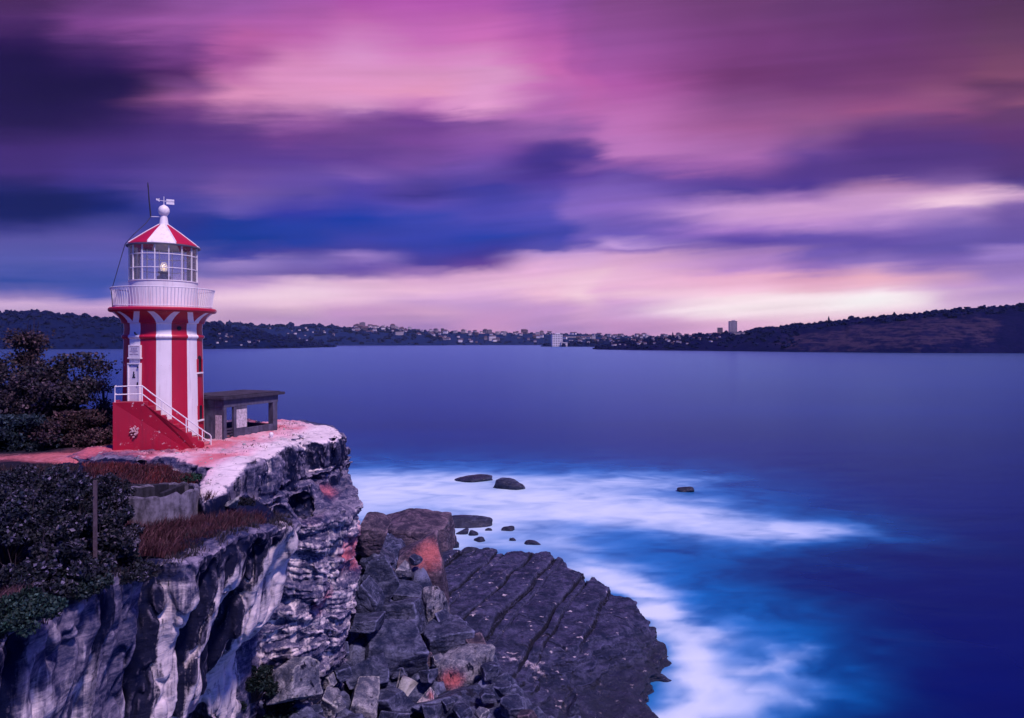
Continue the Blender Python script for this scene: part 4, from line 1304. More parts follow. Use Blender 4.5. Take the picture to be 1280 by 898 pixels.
def block(label, hill, px, t, wpx, top_py, mat, floors, name="apartment_block", group=None, cols=5, crown=False):
    P = hill.at([px], [t])[0]
    s = P[1] / F
    w = wpx * s
    h = ZC + (HZ - top_py) * s - P[2]
    root = empty(name, (P[0], P[1], P[2] - 1.0), -math.atan2(P[0], P[1]) + 0.15, label, "building", group)
    mb = MB()
    mb.box((0, 0, (h + 1) / 2), (w, w * .7, h + 1))
    if crown:
        mb.box((w * .08, 0, h + 1 + h * .05), (w * .45, w * .35, h * .1))
    mb.build("wall", mat, root)
    wb = MB()
    for f in range(floors):
        for c in range(cols):
            wb.box((-w / 2 + w * (c + .5) / cols, -w * .35 - .05, 1 + h * (f + .55) / floors), (w / cols * .6, .4, h / floors * .5))
    wb.build("window", M_WINDOW, root)
    rb = MB()
    rb.box((0, 0, h + 1.0 + .15), (w * 1.02, w * .72, .9))
    rb.build("roof", M_WALLS[2], root)
    return root


G_T = "tower blocks of the far town"
block("tall square tower block, highest on the far town's left end", H_TOWN, 453, .50, 6.5, 403.5, M_WALLS[2], 9, group=G_T, crown=True)
block("broad pale block near the water left of the far town's centre", H_TOWN, 499, .10, 10, 415, M_WALLS[1], 7, group=G_T, cols=7)
block("dark stepped block on the far ridge right of the square tower", H_TOWN, 472, .55, 7, 409, M_WALLS[2], 5, group=G_T, crown=True)
block("pinkish tower on the far ridge above the centre", H_TOWN, 522, .55, 6, 411.5, M_WALLS[2], 5, group=G_T)
block("slim pale tower left of the narrow dark tower", H_TOWN, 545, .52, 6, 411.8, M_WALLS[1], 5, group=G_T, crown=True)
block("narrow dark tower on the far town's skyline", H_TOWN, 553, .5, 3.5, 410.8, M_WALLS[3], 6, group=G_T)
block("small grey tower on the skyline above the bright low building", H_TOWN, 612, .5, 5.5, 412.5, M_WALLS[2], 5, group=G_T, crown=True)
block("pale tower of a pair on the far skyline, left one", H_TOWN, 622, .45, 5, 414.5, M_WALLS[1], 4, group=G_T)
block("pale tower of a pair on the far skyline, right one", H_TOWN, 629, .45, 6, 414.2, M_WALLS[1], 4, group=G_T)
block("bright white low building near the far waterfront", H_TOWN, 615, .14, 8, 420.5, M_WALLS[0], 3, group=G_T, cols=6)
block("large white block standing on the low point at the water", H_POINT, 696, .08, 13, 418, M_WALLS[0], 7, cols=6, crown=True)
block("white terrace beside the large white block on the point", H_POINT, 705, .07, 8, 428, M_WALLS[0], 2, cols=5)
block("long cream flats behind the large white block", H_TOWN, 718, .3, 22, 420.5, M_WALLS[1], 3, cols=12)
block("tall paired tower alone on the right headland's skyline", H_RIGHT, 916, .55, 9.5, 402, M_WALLS[1], 12, cols=6, crown=True)
block("shorter dark block beside the tall paired tower", H_RIGHT, 900, .55, 6, 410, M_WALLS[2], 6)
block("long low white roofed building on the headland slope", H_RIGHT, 886, .38, 24, 422.5, M_WALLS[1], 2, cols=14)
block("flat pale building under the tall paired tower", H_RIGHT, 922, .45, 16, 415.5, M_WALLS[1], 2, cols=10)
block("tiny white roofed hut high on the right headland", H_RIGHT, 1063, .5, 6, 403.2, M_WALLS[0], 1, cols=3)


def pine(label, hill, px, t, top_py, wpx, group="pines on the far skyline"):
    P = hill.at([px], [t])[0]
    s = P[1] / F
    h = ZC + (HZ - top_py) * s - P[2]
    root = empty("pine_tree", (P[0], P[1], P[2] - .5), 0, label, "tree", group)
    mb = MB()
    mb.tube([(0, 0, 0), (0, 0, h * .95)], [h * .03, h * .005], 6)
    mb.build("trunk", M_BARK, root)
    cb = MB()
    r = random.Random(int(px))
    n = 9
    for i in range(n):
        z = h * (.16 + .84 * i / n)
        R = wpx / 2 * s * (1 - (i / n) ** 1.4) * r.uniform(.8, 1.15) + .3
        m = 9
        vs = [(0, 0, z + h * .13)] + [(R * (1 if k % 2 else .6) * math.cos(6.283 * k / m + i), R * (1 if k % 2 else .6) * math.sin(6.283 * k / m + i), z - h * .02) for k in range(m)]
        cb.add(vs, [(0, 1 + k, 1 + (k + 1) % m) for k in range(m)])
    cb.build("crown", M_TREES, root)


for lb, hl, px, t, tp, w in (("tall pine alone on the skyline left of the long low building", H_RIGHT, 841, .5, 415, 5), ("dark pine standing highest on the right headland", H_RIGHT, 1036, .56, 395, 6),
                             ("pine on the ridge at the foot of the headland rise", H_RIGHT, 977, .56, 406.5, 4), ("pine just right of another on the headland rise", H_RIGHT, 981, .56, 407.5, 3),
                             ("pine on the ridge behind the flat pale building", H_RIGHT, 948, .56, 408.5, 4), ("round topped pine left of the headland's highest pine", H_RIGHT, 955, .56, 409, 4)):
    pine(lb, hl, px, t, tp, w)


# ------------------------------------------------------------------ sea air
def build_haze():
    mb = MB()
    mb.box((0, 4000, 110), (22400, 14400, 226))
    m = bpy.data.materials.new("sea_air")
    m.use_nodes = True
    T = NT(m.node_tree)
    v = T.n('ShaderNodeVolumePrincipled')
    v.inputs['Color'].default_value = (0.50, 0.68, 1.0, 1)
    v.inputs['Density'].default_value = HAZE
    o = T.n('ShaderNodeOutputMaterial')
    T.link(v.outputs[0], o.inputs['Volume'])
    ob = mb.build("haze", m)
    tag(ob, kind='stuff')


HAZE = 1.8e-5
build_haze()
# ------------------------------------------------------------------ lighthouse
def paint(name, base, chip, grime, chip_lo=0.66, rough=.45):
    m, T = new_mat(name)
    co = T.n('ShaderNodeTexCoord').outputs['Object']
    big = T.noise(co, 1.2, 5, .6)
    n = T.noise(co, 5.0, 8, .68)
    drip = T.noise(T.mapping(co, (7, 7, .5)), 1.0, 6, .65)
    col = T.mix(T.sstep(big, .3, .75), tuple(q * .9 for q in base), base)
    col = T.mix(T.m('MULTIPLY', T.sstep(drip, .48, .78), .55), col, grime)
    k = T.m('MULTIPLY', T.sstep(n, chip_lo, chip_lo + .03), T.sstep(big, .45, .55))
    col = T.mix(k, col, chip)
    finish(T, col, rough, T.m('ADD', T.m('MULTIPLY', n, .6), T.m('MULTIPLY', k, -.5)), .25, .015)
    return m


M_WHITE = paint("white_paint", (.84, .80, .82), (.45, .16, .16), (.42, .34, .40), .66)
M_RED = paint("red_paint", (.44, .003, .034), (.72, .55, .58), (.20, .01, .03), .645)
M_REDP = paint("red_plinth_paint", (.36, .003, .030), (.62, .42, .46), (.16, .008, .03), .60)
M_STEP = plain("step_stone", (.16, .05, .07), .85, .5, 7, .5)
M_METAL = plain("white_metal", (.74, .72, .76), .4, .06, 12, .05)
M_DARK = plain("dark_opening", (.012, .01, .02), .6, .2, 8, .1)
M_GREYM = plain("grey_metal", (.16, .16, .2), .45, .2, 12, .1, .6)
M_CABLE = plain("black_cable", (.02, .02, .04), .6, .1, 12, .05)
M_LENS = plain("lens_glass", (.45, .45, .5), .15, .1, 12, .05)


def glass_mat():
    m, T = new_mat("lantern_glass")
    fr = T.n('ShaderNodeFresnel'); fr.inputs['IOR'].default_value = 1.45
    tr = T.n('ShaderNodeBsdfTransparent'); tr.inputs[0].default_value = (.93, .95, 1, 1)
    gl = T.n('ShaderNodeBsdfGlossy'); gl.inputs['Roughness'].default_value = .04
    mx = T.n('ShaderNodeMixShader')
    T.link(fr.outputs[0], mx.inputs[0]); T.link(tr.outputs[0], mx.inputs[1]); T.link(gl.outputs[0], mx.inputs[2])
    df = T.n('ShaderNodeBsdfDiffuse'); df.inputs[0].default_value = (.8, .8, .85, 1)
    tl = T.n('ShaderNodeBsdfTranslucent'); tl.inputs[0].default_value = (.8, .8, .85, 1)
    salt = T.n('ShaderNodeMixShader'); T.link(df.outputs[0], salt.inputs[1]); T.link(tl.outputs[0], salt.inputs[2])
    co = T.n('ShaderNodeTexCoord').outputs['Object']
    m2 = T.n('ShaderNodeMixShader')
    T.link(T.m('MULTIPLY', T.noise(T.mapping(co, (3, 3, 1)), 2.0, 5, .6), .26), m2.inputs[0])
    T.link(mx.outputs[0], m2.inputs[1]); T.link(salt.outputs[0], m2.inputs[2])
    o = T.n('ShaderNodeOutputMaterial'); T.link(m2.outputs[0], o.inputs[0])
    return m


def emit_mat(name, c, s):
    m, T = new_mat(name)
    e = T.n('ShaderNodeEmission'); e.inputs[0].default_value = (*c, 1); e.inputs[1].default_value = s
    o = T.n('ShaderNodeOutputMaterial'); T.link(e.outputs[0], o.inputs[0])
    return m


LX, LY = -15.15, 29.7
KR = LY * 0.891 / F
L0 = 18.62


def zpy(py):
    return ZC + (HZ - py) / F * LY - L0


def lighthouse():
    th = math.atan2(-LX, LY)
    root = empty("lighthouse", (LX, LY, L0), th, "red and white striped lighthouse with a glass lantern room standing on the rock headland", "lighthouse")
    N = 96
    # tower: eight white and eight red stripes; each white stripe forks into a Y under the gallery
    prof = [(52.6, 572, None), (52.0, 545, None), (50.6, 480, None), (49.6, 428, None), (49.7, 424.2, None), (51.6, 423, None), (52.2, 421.4, None), (51.6, 419.8, None), (49.7, 418.6, None), (49.0, 412, None), (49.6, 405.4, None),
            (52.4, 404.6, None), (52.6, 403.2, 0.0), (53.2, 401.5, .12), (54.6, 399, .32), (56.8, 396.3, .54), (59.6, 393.9, .76), (62.6, 391.8, 1.0)]
    vs, fs, mi = [], [], []
    K = 6
    rows = []
    for hw, py, hf in prof:
        h = hf or 0.0
        row = []
        for s in range(8):
            c = math.radians(45 * s)
            inn = math.radians(11.0) * h
            out = math.radians(10.6 + 7.6 * h)
            q = math.radians(22.5)
            br = [-q, -out, -inn, inn, out]
            en = [-out, -inn, inn, out, q]
            for b, (a0, a1) in enumerate(zip(br, en)):
                for k in range(K):
                    row.append((c + a0 + (a1 - a0) * k / K, b))
        rows.append((hw * KR, zpy(py), row))
    n = len(rows[0][2])
    for R, z, row in rows:
        for a, b in row:
            vs.append((R * math.sin(a), -R * math.cos(a), z))
    for i in range(len(rows) - 1):
        for k in range(n):
            k2 = (k + 1) % n
            fs.append((i * n + k, i * n + k2, (i + 1) * n + k2, (i + 1) * n + k))
            mi.append(0 if rows[i][2][k][1] in (1, 3) else 1)
    mb = MB(); mb.v, mb.f, mb.m = vs, fs, mi
    import bmesh
    o = mb.build("tower", [M_WHITE, M_RED], root, smooth=True)
    bm = bmesh.new(); bm.from_mesh(o.data); bmesh.ops.remove_doubles(bm, verts=bm.verts, dist=1e-5); bm.to_mesh(o.data); bm.free()
    # gallery slab
    mb = MB()
    mb.lathe([(62.0 * KR, zpy(391.9)), (66.5 * KR, zpy(391.2)), (68 * KR, zpy(389.6)), (68 * KR, zpy(387.6)), (66.6 * KR, zpy(386.2)), (30 * KR, zpy(386.0))], 96)
    mb.build("gallery", M_RED, root, smooth=True)
    # outward-leaning picket railing
    mb = MB()
    zb, zt = zpy(385.6), zpy(362.6)
    NP = 92
    for k in range(NP):
        a = 2 * math.pi * k / NP
        s, c = math.sin(a), math.cos(a)
        r0, r1, r2 = 61.6 * KR, 63.0 * KR, 65.2 * KR
        zm = zb + (zt - zb) * .55
        mb.tube([(r0 * s, -r0 * c, zb), (r1 * s, -r1 * c, zm), (r2 * s, -r2 * c, zt)], .017, 5)
    for (r, z, tk) in ((61.8, zb + .05, .02), (65.2, zt, .022)):
        pts = [(r * KR * math.sin(2 * math.pi * k / 72), -r * KR * math.cos(2 * math.pi * k / 72), z) for k in range(73)]
        mb.tube(pts, tk, 6)
    mb.build("railing", M_METAL, root, smooth=True)
    # white drum under the glass
    mb = MB()
    mb.lathe([(43.4 * KR, zpy(386.2)), (43.4 * KR, zpy(354.4)), (44.2 * KR, zpy(353.8)), (44.2 * KR, zpy(352.6)), (41 * KR, zpy(352.4)), (10 * KR, zpy(352.4))], 64)
    mb.build("lantern_base", M_WHITE, root, smooth=True)
    # glazing and bars
    g = MB()
    g.lathe([(42.4 * KR, zpy(352.5)), (42.4 * KR, zpy(309.5))], 64, cap=False)
    gl = g.build("lantern_glazing", glass_mat(), root, smooth=True)
    bars = MB()
    r = 43.0 * KR
    for k in range(16):
        a = 2 * math.pi * (k + .35) / 16
        bars.box((r * math.sin(a), -r * math.cos(a), (zpy(352.5) + zpy(309)) / 2), (.036, .05, zpy(309) - zpy(352.5)), rz=a)
    for py in (338, 321.5):
        pts = [(r * math.sin(2 * math.pi * k / 64), -r * math.cos(2 * math.pi * k / 64), zpy(py)) for k in range(65)]
        bars.tube(pts, .019, 6)
    bars.build("glazing_bars", M_METAL, gl)
    # roof: eight sheets, red and white by turns
    mb = MB()
    m = 8
    NS = 12
    for s in range(m):
        for k in range(NS):
            a0 = 2 * math.pi * (s - .5 + k / NS) / m - .06
            a1 = 2 * math.pi * (s - .5 + (k + 1) / NS) / m - .06
            ring = [(46.2, 309.6), (45.6, 307.6), (38, 302.4), (22, 291.5), (6.4, 281.6)]
            for (ra, pa), (rb, pb) in zip(ring, ring[1:]):
                q = [(R * KR * math.sin(a), -R * KR * math.cos(a), zpy(p)) for R, p, a in ((ra, pa, a0), (ra, pa, a1), (rb, pb, a1), (rb, pb, a0))]
                mb.add(q, [(0, 1, 2, 3)], 0 if s % 2 == 0 else 1)
    rf = mb.build("roof", [M_WHITE, M_RED], root, smooth=True)
    mb = MB()
    for s in range(m):
        a = 2 * math.pi * (s - .5) / m - .06
        pts = [(R * KR * math.sin(a), -R * KR * math.cos(a), zpy(p) + .012) for R, p in ((45.4, 307.5), (38, 302.4), (22, 291.5), (6.4, 281.6))]
        mb.tube(pts, .024, 6)
    mb.build("roof_rib", M_METAL, rf)
    mb = MB()
    mb.lathe([(42.5 * KR, zpy(310.8)), (46.8 * KR, zpy(310.6)), (47.0 * KR, zpy(309.2)), (45.8 * KR, zpy(308.6)), (43 * KR, zpy(309.4))], 64, cap=False)
    mb.build("eave_gutter", M_GREYM, rf, smooth=True)
    mb = MB()
    mb.lathe([(6.6 * KR, zpy(282.2)), (5.6 * KR, zpy(279)), (4.6 * KR, zpy(272.5)), (3.8 * KR, zpy(270.4)), (4.4 * KR, zpy(269.6)), (6.3 * KR, zpy(267.6)), (7.4 * KR, zpy(264.6)), (7.0 * KR, zpy(261.4)), (5.2 * KR, zpy(258.6)), (2.6 * KR, zpy(257.2)), (.5 * KR, zpy(256))], 32)
    mb.build("vent_ball", M_WHITE, rf, smooth=True)
    # weather vane
    v = MB()
    v.tube([(0, 0, zpy(257)), (0, 0, zpy(246))], .014, 6)
    v.tube([(-9.5 * KR, -.0, zpy(251)), (12.5 * KR, 0, zpy(252.0))], .011, 6)
    v.prism([(-9.8 * KR, .012), (-9.8 * KR, -.012), (-5.6 * KR, -.012), (-5.6 * KR, .012)], zpy(250.4), zpy(249.2))
    v.add([(-10 * KR, -.012, zpy(250.4)), (-5.4 * KR, -.012, zpy(248.6)), (-5.4 * KR, -.012, zpy(252.8)), (-10 * KR, .012, zpy(250.4)), (-5.4 * KR, .012, zpy(248.6)), (-5.4 * KR, .012, zpy(252.8))],
          [(0, 2, 1), (3, 4, 5), (0, 1, 4, 3), (1, 2, 5, 4), (2, 0, 3, 5)])
    for (za, zb_) in ((248.8, 251.2), (252.4, 255.2)):
        v.box((8.0 * KR, 0, (zpy(za) + zpy(zb_)) / 2), (10 * KR, .016, zpy(za) - zpy(zb_)))
    v.build("weather_vane", M_METAL, root)
    # aerial on its bracket, with the cable down to the gallery
    a = MB()
    a.tube([(-4 * KR, 0, zpy(271.6)), (-16.5 * KR, 0, zpy(272.2))], .014, 6)
    a.build("aerial_bracket", M_METAL, root)
    a = MB()
    a.tube([(-16.3 * KR, 0, zpy(272.0)), (-18.3 * KR, 0, zpy(252)), (-19.5 * KR, 0, zpy(236))], [.03, .026, .02], 8)
    a.tube([(-19.5 * KR, 0, zpy(236)), (-19.9 * KR, 0, zpy(230))], [.032, .012], 8)
    a.build("aerial", M_CABLE, root, smooth=True)
    a = MB()
    a.tube([(-16.3 * KR, 0, zpy(272.4)), (-22 * KR, -.1, zpy(281)), (-36 * KR, -.5, zpy(297)), (-46.9 * KR, -.35, zpy(309.2)), (-52 * KR, -.45, zpy(328)), (-58 * KR, -.5, zpy(350)), (-62.5 * KR, -.5, zpy(366)), (-61.5 * KR, -.5, zpy(386))], .016, 6)
    a.build("aerial_cable", M_CABLE, root, smooth=True)
    # the lit lamp
    l = MB()
    l.lathe([(9 * KR, zpy(352.4)), (8.5 * KR, zpy(345.5)), (5 * KR, zpy(345)), (5 * KR, zpy(342.5)), (7.5 * KR, zpy(341.6)), (8 * KR, zpy(340)), (3 * KR, zpy(339))], 24)
    lp = l.build("lamp", M_GREYM, root, smooth=True)
    l = MB()
    l.lathe([(.6 * KR, zpy(338.8)), (1.7 * KR, zpy(337)), (1.8 * KR, zpy(335.6)), (1.1 * KR, zpy(333.4)), (.2 * KR, zpy(330.6))], 16)
    l.build("bulb", emit_mat("lamp_glow", (1.0, .66, .42), .55), lp, smooth=True)
    l = MB()
    l.lathe([(3.5 * KR, zpy(339)), (4.6 * KR, zpy(336)), (4.4 * KR, zpy(332)), (2.4 * KR, zpy(328))], 20, cap=False)
    l.build("lens", glass_mat(), lp, smooth=True)
    ld = bpy.data.lights.new("lamp_light", 'POINT'); ld.energy = 6; ld.color = (1, .7, .5); ld.shadow_soft_size = .08
    lo = bpy.data.objects.new("lamp_light", ld); COL.objects.link(lo); lo.parent = lp; lo.location = (0, 0, zpy(334))

    # things set into the wall: local frame at angle a
    def on_wall(mb, a, z, w, h, d, rad, mi=0, proud=0.0):
        R = rad + proud
        mb.box((R * math.sin(a), -R * math.cos(a), z), (w, d, h), rz=a, mi=mi)
    aD = math.radians(-43)
    mb = MB()
    Rw = 50.9 * KR
    on_wall(mb, aD, (zpy(456.5) + zpy(503)) / 2, .50, zpy(456.5) - zpy(503), .10, Rw, 0, -.01)
    dr = mb.build("door", M_WHITE, root, bevel=.008)
    mb = MB()
    on_wall(mb, aD, (zpy(454) + zpy(503)) / 2, .035, zpy(453) - zpy(503), .15, Rw, 0, 0)
    mb = MB()
    for sx in (-1, 1):
        R = Rw
        t = Vector((math.cos(aD), math.sin(aD), 0))
        c = Vector((R * math.sin(aD), -R * math.cos(aD), (zpy(454) + zpy(503)) / 2)) + t * sx * .28
        mb.box(c, (.06, .15, zpy(454) - zpy(503)), rz=aD)
    mb.box((Rw * math.sin(aD), -Rw * math.cos(aD), zpy(454) + .02), (.62, .17, .05), rz=aD)
    mb.build("door_frame", M_WHITE, root, bevel=.006)
    mb = MB()
    for j, (zz, ww, hh, ox) in enumerate(((464.2, .05, .10, .0), (466.4, .10, .03, .0), (467.9, .08, .05, 0), (469.6, .15, .05, 0))):
        on_wall(mb, aD, zpy(zz), ww, hh, .01, Rw, 0, .046)
    mb.build("door_sign", M_DARK, dr)
    mb = MB()
    t = Vector((math.cos(aD), math.sin(aD), 0))
    c = Vector((Rw * math.sin(aD), -Rw * math.cos(aD), zpy(477))) + t * .2 + Vector((math.sin(aD), -math.cos(aD), 0)) * .06
    mb.box(c, (.03, .05, .12), rz=aD)
    c2 = c + Vector((0, 0, zpy(457.5) - zpy(477))) + t * .03
    mb.box(c2, (.07, .05, .06), rz=aD)
    mb.build("handle", M_DARK, dr)
    # inscription tablet over the door
    mb = MB()
    Rp = 50.3 * KR
    on_wall(mb, aD, (zpy(431.5) + zpy(446)) / 2, .60, zpy(431.5) - zpy(446), .10, Rp, 0, .0)
    on_wall(mb, aD, zpy(447), .66, .06, .14, Rp, 0, .0)
    pq = mb.build("plaque", M_WHITE, root, bevel=.008)
    mb = MB()
    r = random.Random(4)
    n = Vector((math.sin(aD), -math.cos(aD), 0))
    for j, py in enumerate((433.2, 435.2, 437.0, 438.7, 440.4, 442.4)):
        W_ = (.46, .30, .34, .42, .20, .44)[j]
        u = -W_ / 2
        while u < W_ / 2:
            wl = r.uniform(.018, .045)
            c = n * (Rp + .054) + t * (u + wl / 2) + Vector((0, 0, zpy(py)))
            mb.box(c, (wl * .8, .006, .026), rz=aD)
            u += wl + r.choice((.004, .004, .02))
    mb.build("inscription", plain("worn_letters", (.30, .24, .34), .7, .3, 20, .1), pq)
    # round vent, lamp hook, windows
    mb = MB()
    aV = math.radians(22)
    nv = Vector((math.sin(aV), -math.cos(aV), 0)); pv = nv * (49.0 * KR)
    mb.tube([pv + Vector((0, 0, zpy(411.2))) - nv * .05, pv + Vector((0, 0, zpy(411.2))) + nv * .03], .09, 20)
    mb.build("vent", M_DARK, root, smooth=True)
    mb = MB()
    aH = math.radians(-40)
    nh = Vector((math.sin(aH), -math.cos(aH), 0)); phh = nh * (49.2 * KR)
    mb.tube([phh + Vector((0, 0, zpy(419))), phh + nh * .12 + Vector((0, 0, zpy(418.3))), phh + nh * .14 + Vector((0, 0, zpy(416)))], .03, 8)
    mb.build("bracket", M_DARK, root, smooth=True)
    for (ad, p0, p1, arch) in ((62, 449, 465.5, True), (62, 507, 524.5, False)):
        aW = math.radians(ad)
        mb = MB()
        Rw2 = np.interp((p0 + p1) / 2, [428, 545], [49.6, 52.0]) * KR
        hW = zpy(p0) - zpy(p1)
        on_wall(mb, aW, (zpy(p0) + zpy(p1)) / 2, .30, hW, .12, Rw2, 0, -.045)
        if arch:
            nn = Vector((math.sin(aW), -math.cos(aW), 0))
            c = nn * (Rw2 - .045) + Vector((0, 0, zpy(p0)))
            mb.tube([c - nn * .06, c + nn * .06], .15, 20)
        wn = mb.build("window", M_DARK, root)
        mb = MB()
        on_wall(mb, aW, zpy(p1) - .03, .44, .07, .16, Rw2, 0, .0)
        mb.build("sill", M_WHITE, wn, bevel=.008)
        mb = MB()
        tt = Vector((math.cos(aW), math.sin(aW), 0))
        for sx in (-1, 1):
            c = Vector((Rw2 * math.sin(aW), -Rw2 * math.cos(aW), (zpy(p0) + zpy(p1)) / 2)) + tt * sx * .19
            mb.box(c, (.06, .10, hW), rz=aW)
        mb.build("window_frame", M_RED, wn, bevel=.006)
    # stair block: landing at the door, ten steps down to the right, stepped outer wall
    x0, x1 = -1.80, 1.50
    yf, yb_ = -2.25, -1.02
    zl = 20.62 - L0
    zg = -.6
    xl = -.80
    n = 10
    run = (x1 - xl) / n
    poly = [(x0, zg), (x1 + .02, zg), (x1 + .02, .06)]
    for k in range(n):
        xa = x1 - k * run
        z = .06 + (zl - .06) * (k + 1) / n
        poly += [(xa, z), (xa - run, z)]
    poly[-1] = (xl, zl)
    poly += [(x0, zl)]
    mb = MB()
    vs = [(x, yf, z) for x, z in poly] + [(x, yf + .22, z) for x, z in poly]
    # gentle curve of the outer wall round the tower
    def bend(p):
        q = p[0] / 1.8
        return (p[0], p[1] + .42 * max(q, 0) ** 2 + .05 * min(q, 0) ** 2, p[2])
    m = len(poly)
    mb.add([bend(p) for p in vs], [tuple(range(m)), tuple(range(m, 2 * m))[::-1]] + [((i + 1) % m, i, m + i, m + (i + 1) % m) for i in range(m)])
    st = mb.build("staircase", M_REDP, root, bevel=.012)
    mb = MB()
    for k in range(n):
        xa = x1 - k * run
        z = .06 + (zl - .06) * (k + 1) / n - .05
        yy = bend((xa - run / 2, yf, 0))[1] + .222
        mb.box((xa - run / 2, (yy + yb_) / 2, (z + zg) / 2), (run - .004, yb_ - yy, z - zg))
    mb.box(((x0 + xl) / 2, (yf + .28 + yb_) / 2, (zl - .05 + zg) / 2), (xl - x0 - .01, yb_ - yf - .28, zl - .05 - zg))
    mb.build("steps", M_STEP, st, bevel=.01)
    mb = MB()
    mb.box((x0 + .10, (yf + yb_) / 2 + .2, (zl + zg) / 2), (.2, yb_ - yf - .2, zl - zg + .006))
    mb.build("end_wall", M_REDP, st, bevel=.012)
    # worn crest moulded on the outer wall
    mb = MB()
    r = random.Random(8)
    for i in range(26):
        a, q = r.uniform(0, 6.28), r.random() ** .5
        mb.box((x0 + .74 + q * .16 * math.cos(a), yf + .012, .80 + q * .24 * math.sin(a)), (r.uniform(.04, .09), .05 + r.uniform(0, .02), r.uniform(.03, .09)), mat=Matrix.Rotation(r.uniform(-.6, .6), 3, 'Y'))
    mb.build("worn_crest", plain("bare_render", (.52, .32, .36), .9, .4, 14, .5), st, bevel=.01)
    # handrail
    mb = MB()
    yr = yf + .11
    xe = x1 + .28
    def P(x, z):
        b = bend((x, yr, z))
        return b
    hb, ht = .30, .62
    ztop = lambda x: zl if x <= xl else zl + (x - xl) * (-.02 - zl) / (x1 + .05 - xl)
    top = [P(x0 + .07, zl), P(x0 + .07, zl + ht), P(xl + .02, zl + ht + .01)]
    xs = np.linspace(xl + .02, x1 + .08, 9)[1:]
    top += [P(x, ztop(x) + ht) for x in xs] + [P(xe - .05, ztop(x1 + .05) + ht - .13), P(xe, ztop(x1) + ht - .26), P(xe, -.12)]
    mb.tube(top, .026, 8)
    low = [P(x0 + .07, zl + hb), P(xl + .02, zl + hb)] + [P(x, ztop(x) + hb) for x in xs] + [P(xe, ztop(x1) + hb - .16)]
    mb.tube(low, .022, 8)
    for x in (xl + .02, xl + .72, x1 - .68, x1 - .06):
        mb.tube([P(x, ztop(x) - .14), P(x, ztop(x) + ht)], .024, 8)
    for dz in (ht, hb):
        mb.tube([P(x0 + .07, zl + dz), (x0 + .07, yb_ - .4, zl + dz)], .022, 8)
    mb.build("handrail", M_METAL, root, smooth=True)


lighthouse()


# ------------------------------------------------------------------ concrete lookout shelter beside it
M_CONC = plain("old_concrete", (.075, .072, .12), .9, .45, 2.2, .5)
M_CONCD = plain("dark_concrete", (.045, .04, .065), .9, .5, 2.0, .5)
M_PATCH = plain("flaking_whitewash", (.46, .42, .47), .85, .5, 9, .5)


def shelter():
    ang = math.atan2(.917, .4)
    root = empty("lookout_shelter", (-12.75, 30.2, 18.5), ang, "weathered concrete lookout shelter with a flat roof and open sides right of the lighthouse", "shelter")
    L, D = 3.36, 2.3          # local x runs along the open front, local y back from it
    H = 1.95
    def seg(mb, x0, x1, y0, y1, z0, z1):
        mb.box(((x0 + x1) / 2, (y0 + y1) / 2, (z0 + z1) / 2), (x1 - x0, y1 - y0, z1 - z0))
    mb = MB()
    seg(mb, 0, .16, 0, D, -.3, H - .36)
    seg(mb, .58, 1.36, .0, .14, -.3, H - .36)
    w = mb.build("wall", M_CONC, root, bevel=.012)
    mb = MB(); seg(mb, .72, 1.34, -.012, .05, .62, H - .5); mb.build("whitewash_patch", M_PATCH, w)
    mb = MB(); seg(mb, -.012, .05, .12, .50, .0, 1.25); mb.build("whitewash_patch", M_PATCH, w)
    mb = MB()
    seg(mb, 1.363, 3.02, .0, .14, -.4, .56)
    seg(mb, 3.2, 3.34, .302, D - .14, -.4, .52)
    seg(mb, .163, L, D - .14, D, -.4, .60)
    mb.build("parapet", M_CONC, root, bevel=.012)
    for (x, y) in ((3.02, 0), (1.55, D - .3), (3.05, D - .3)):
        mb = MB(); seg(mb, x + .002, x + .30, y + .003, y + .30, -.4, H - .36); mb.build("post", M_CONC, root, bevel=.012)
    mb = MB()
    seg(mb, -.004, L, -.004, .20, H - .357, H - .003)
    seg(mb, -.004, L, D - .2, D + .004, H - .357, H - .003)
    seg(mb, -.004, .2, .203, D - .203, H - .357, H - .003)
    seg(mb, L - .2, L, .203, D - .203, H - .357, H - .003)
    mb.build("beam", M_CONC, root, bevel=.012)
    mb = MB(); seg(mb, -.14, L + .30, -.16, D + .2, H, H + .13); seg(mb, -.02, L + .12, -.02, D + .05, H + .133, H + .17)
    mb.build("roof", M_CONCD, root, bevel=.012)
    mb = MB()
    for k in range(5):
        seg(mb, .17, .57, .07, .10, .05 + k * .13, .13 + k * .13)
    mb.build("gate", M_CONCD, root)
    mb = MB(); seg(mb, .164, 3.2, .142, D - .142, -.4, .04); mb.build("floor_slab", M_CONC, root)


shelter()


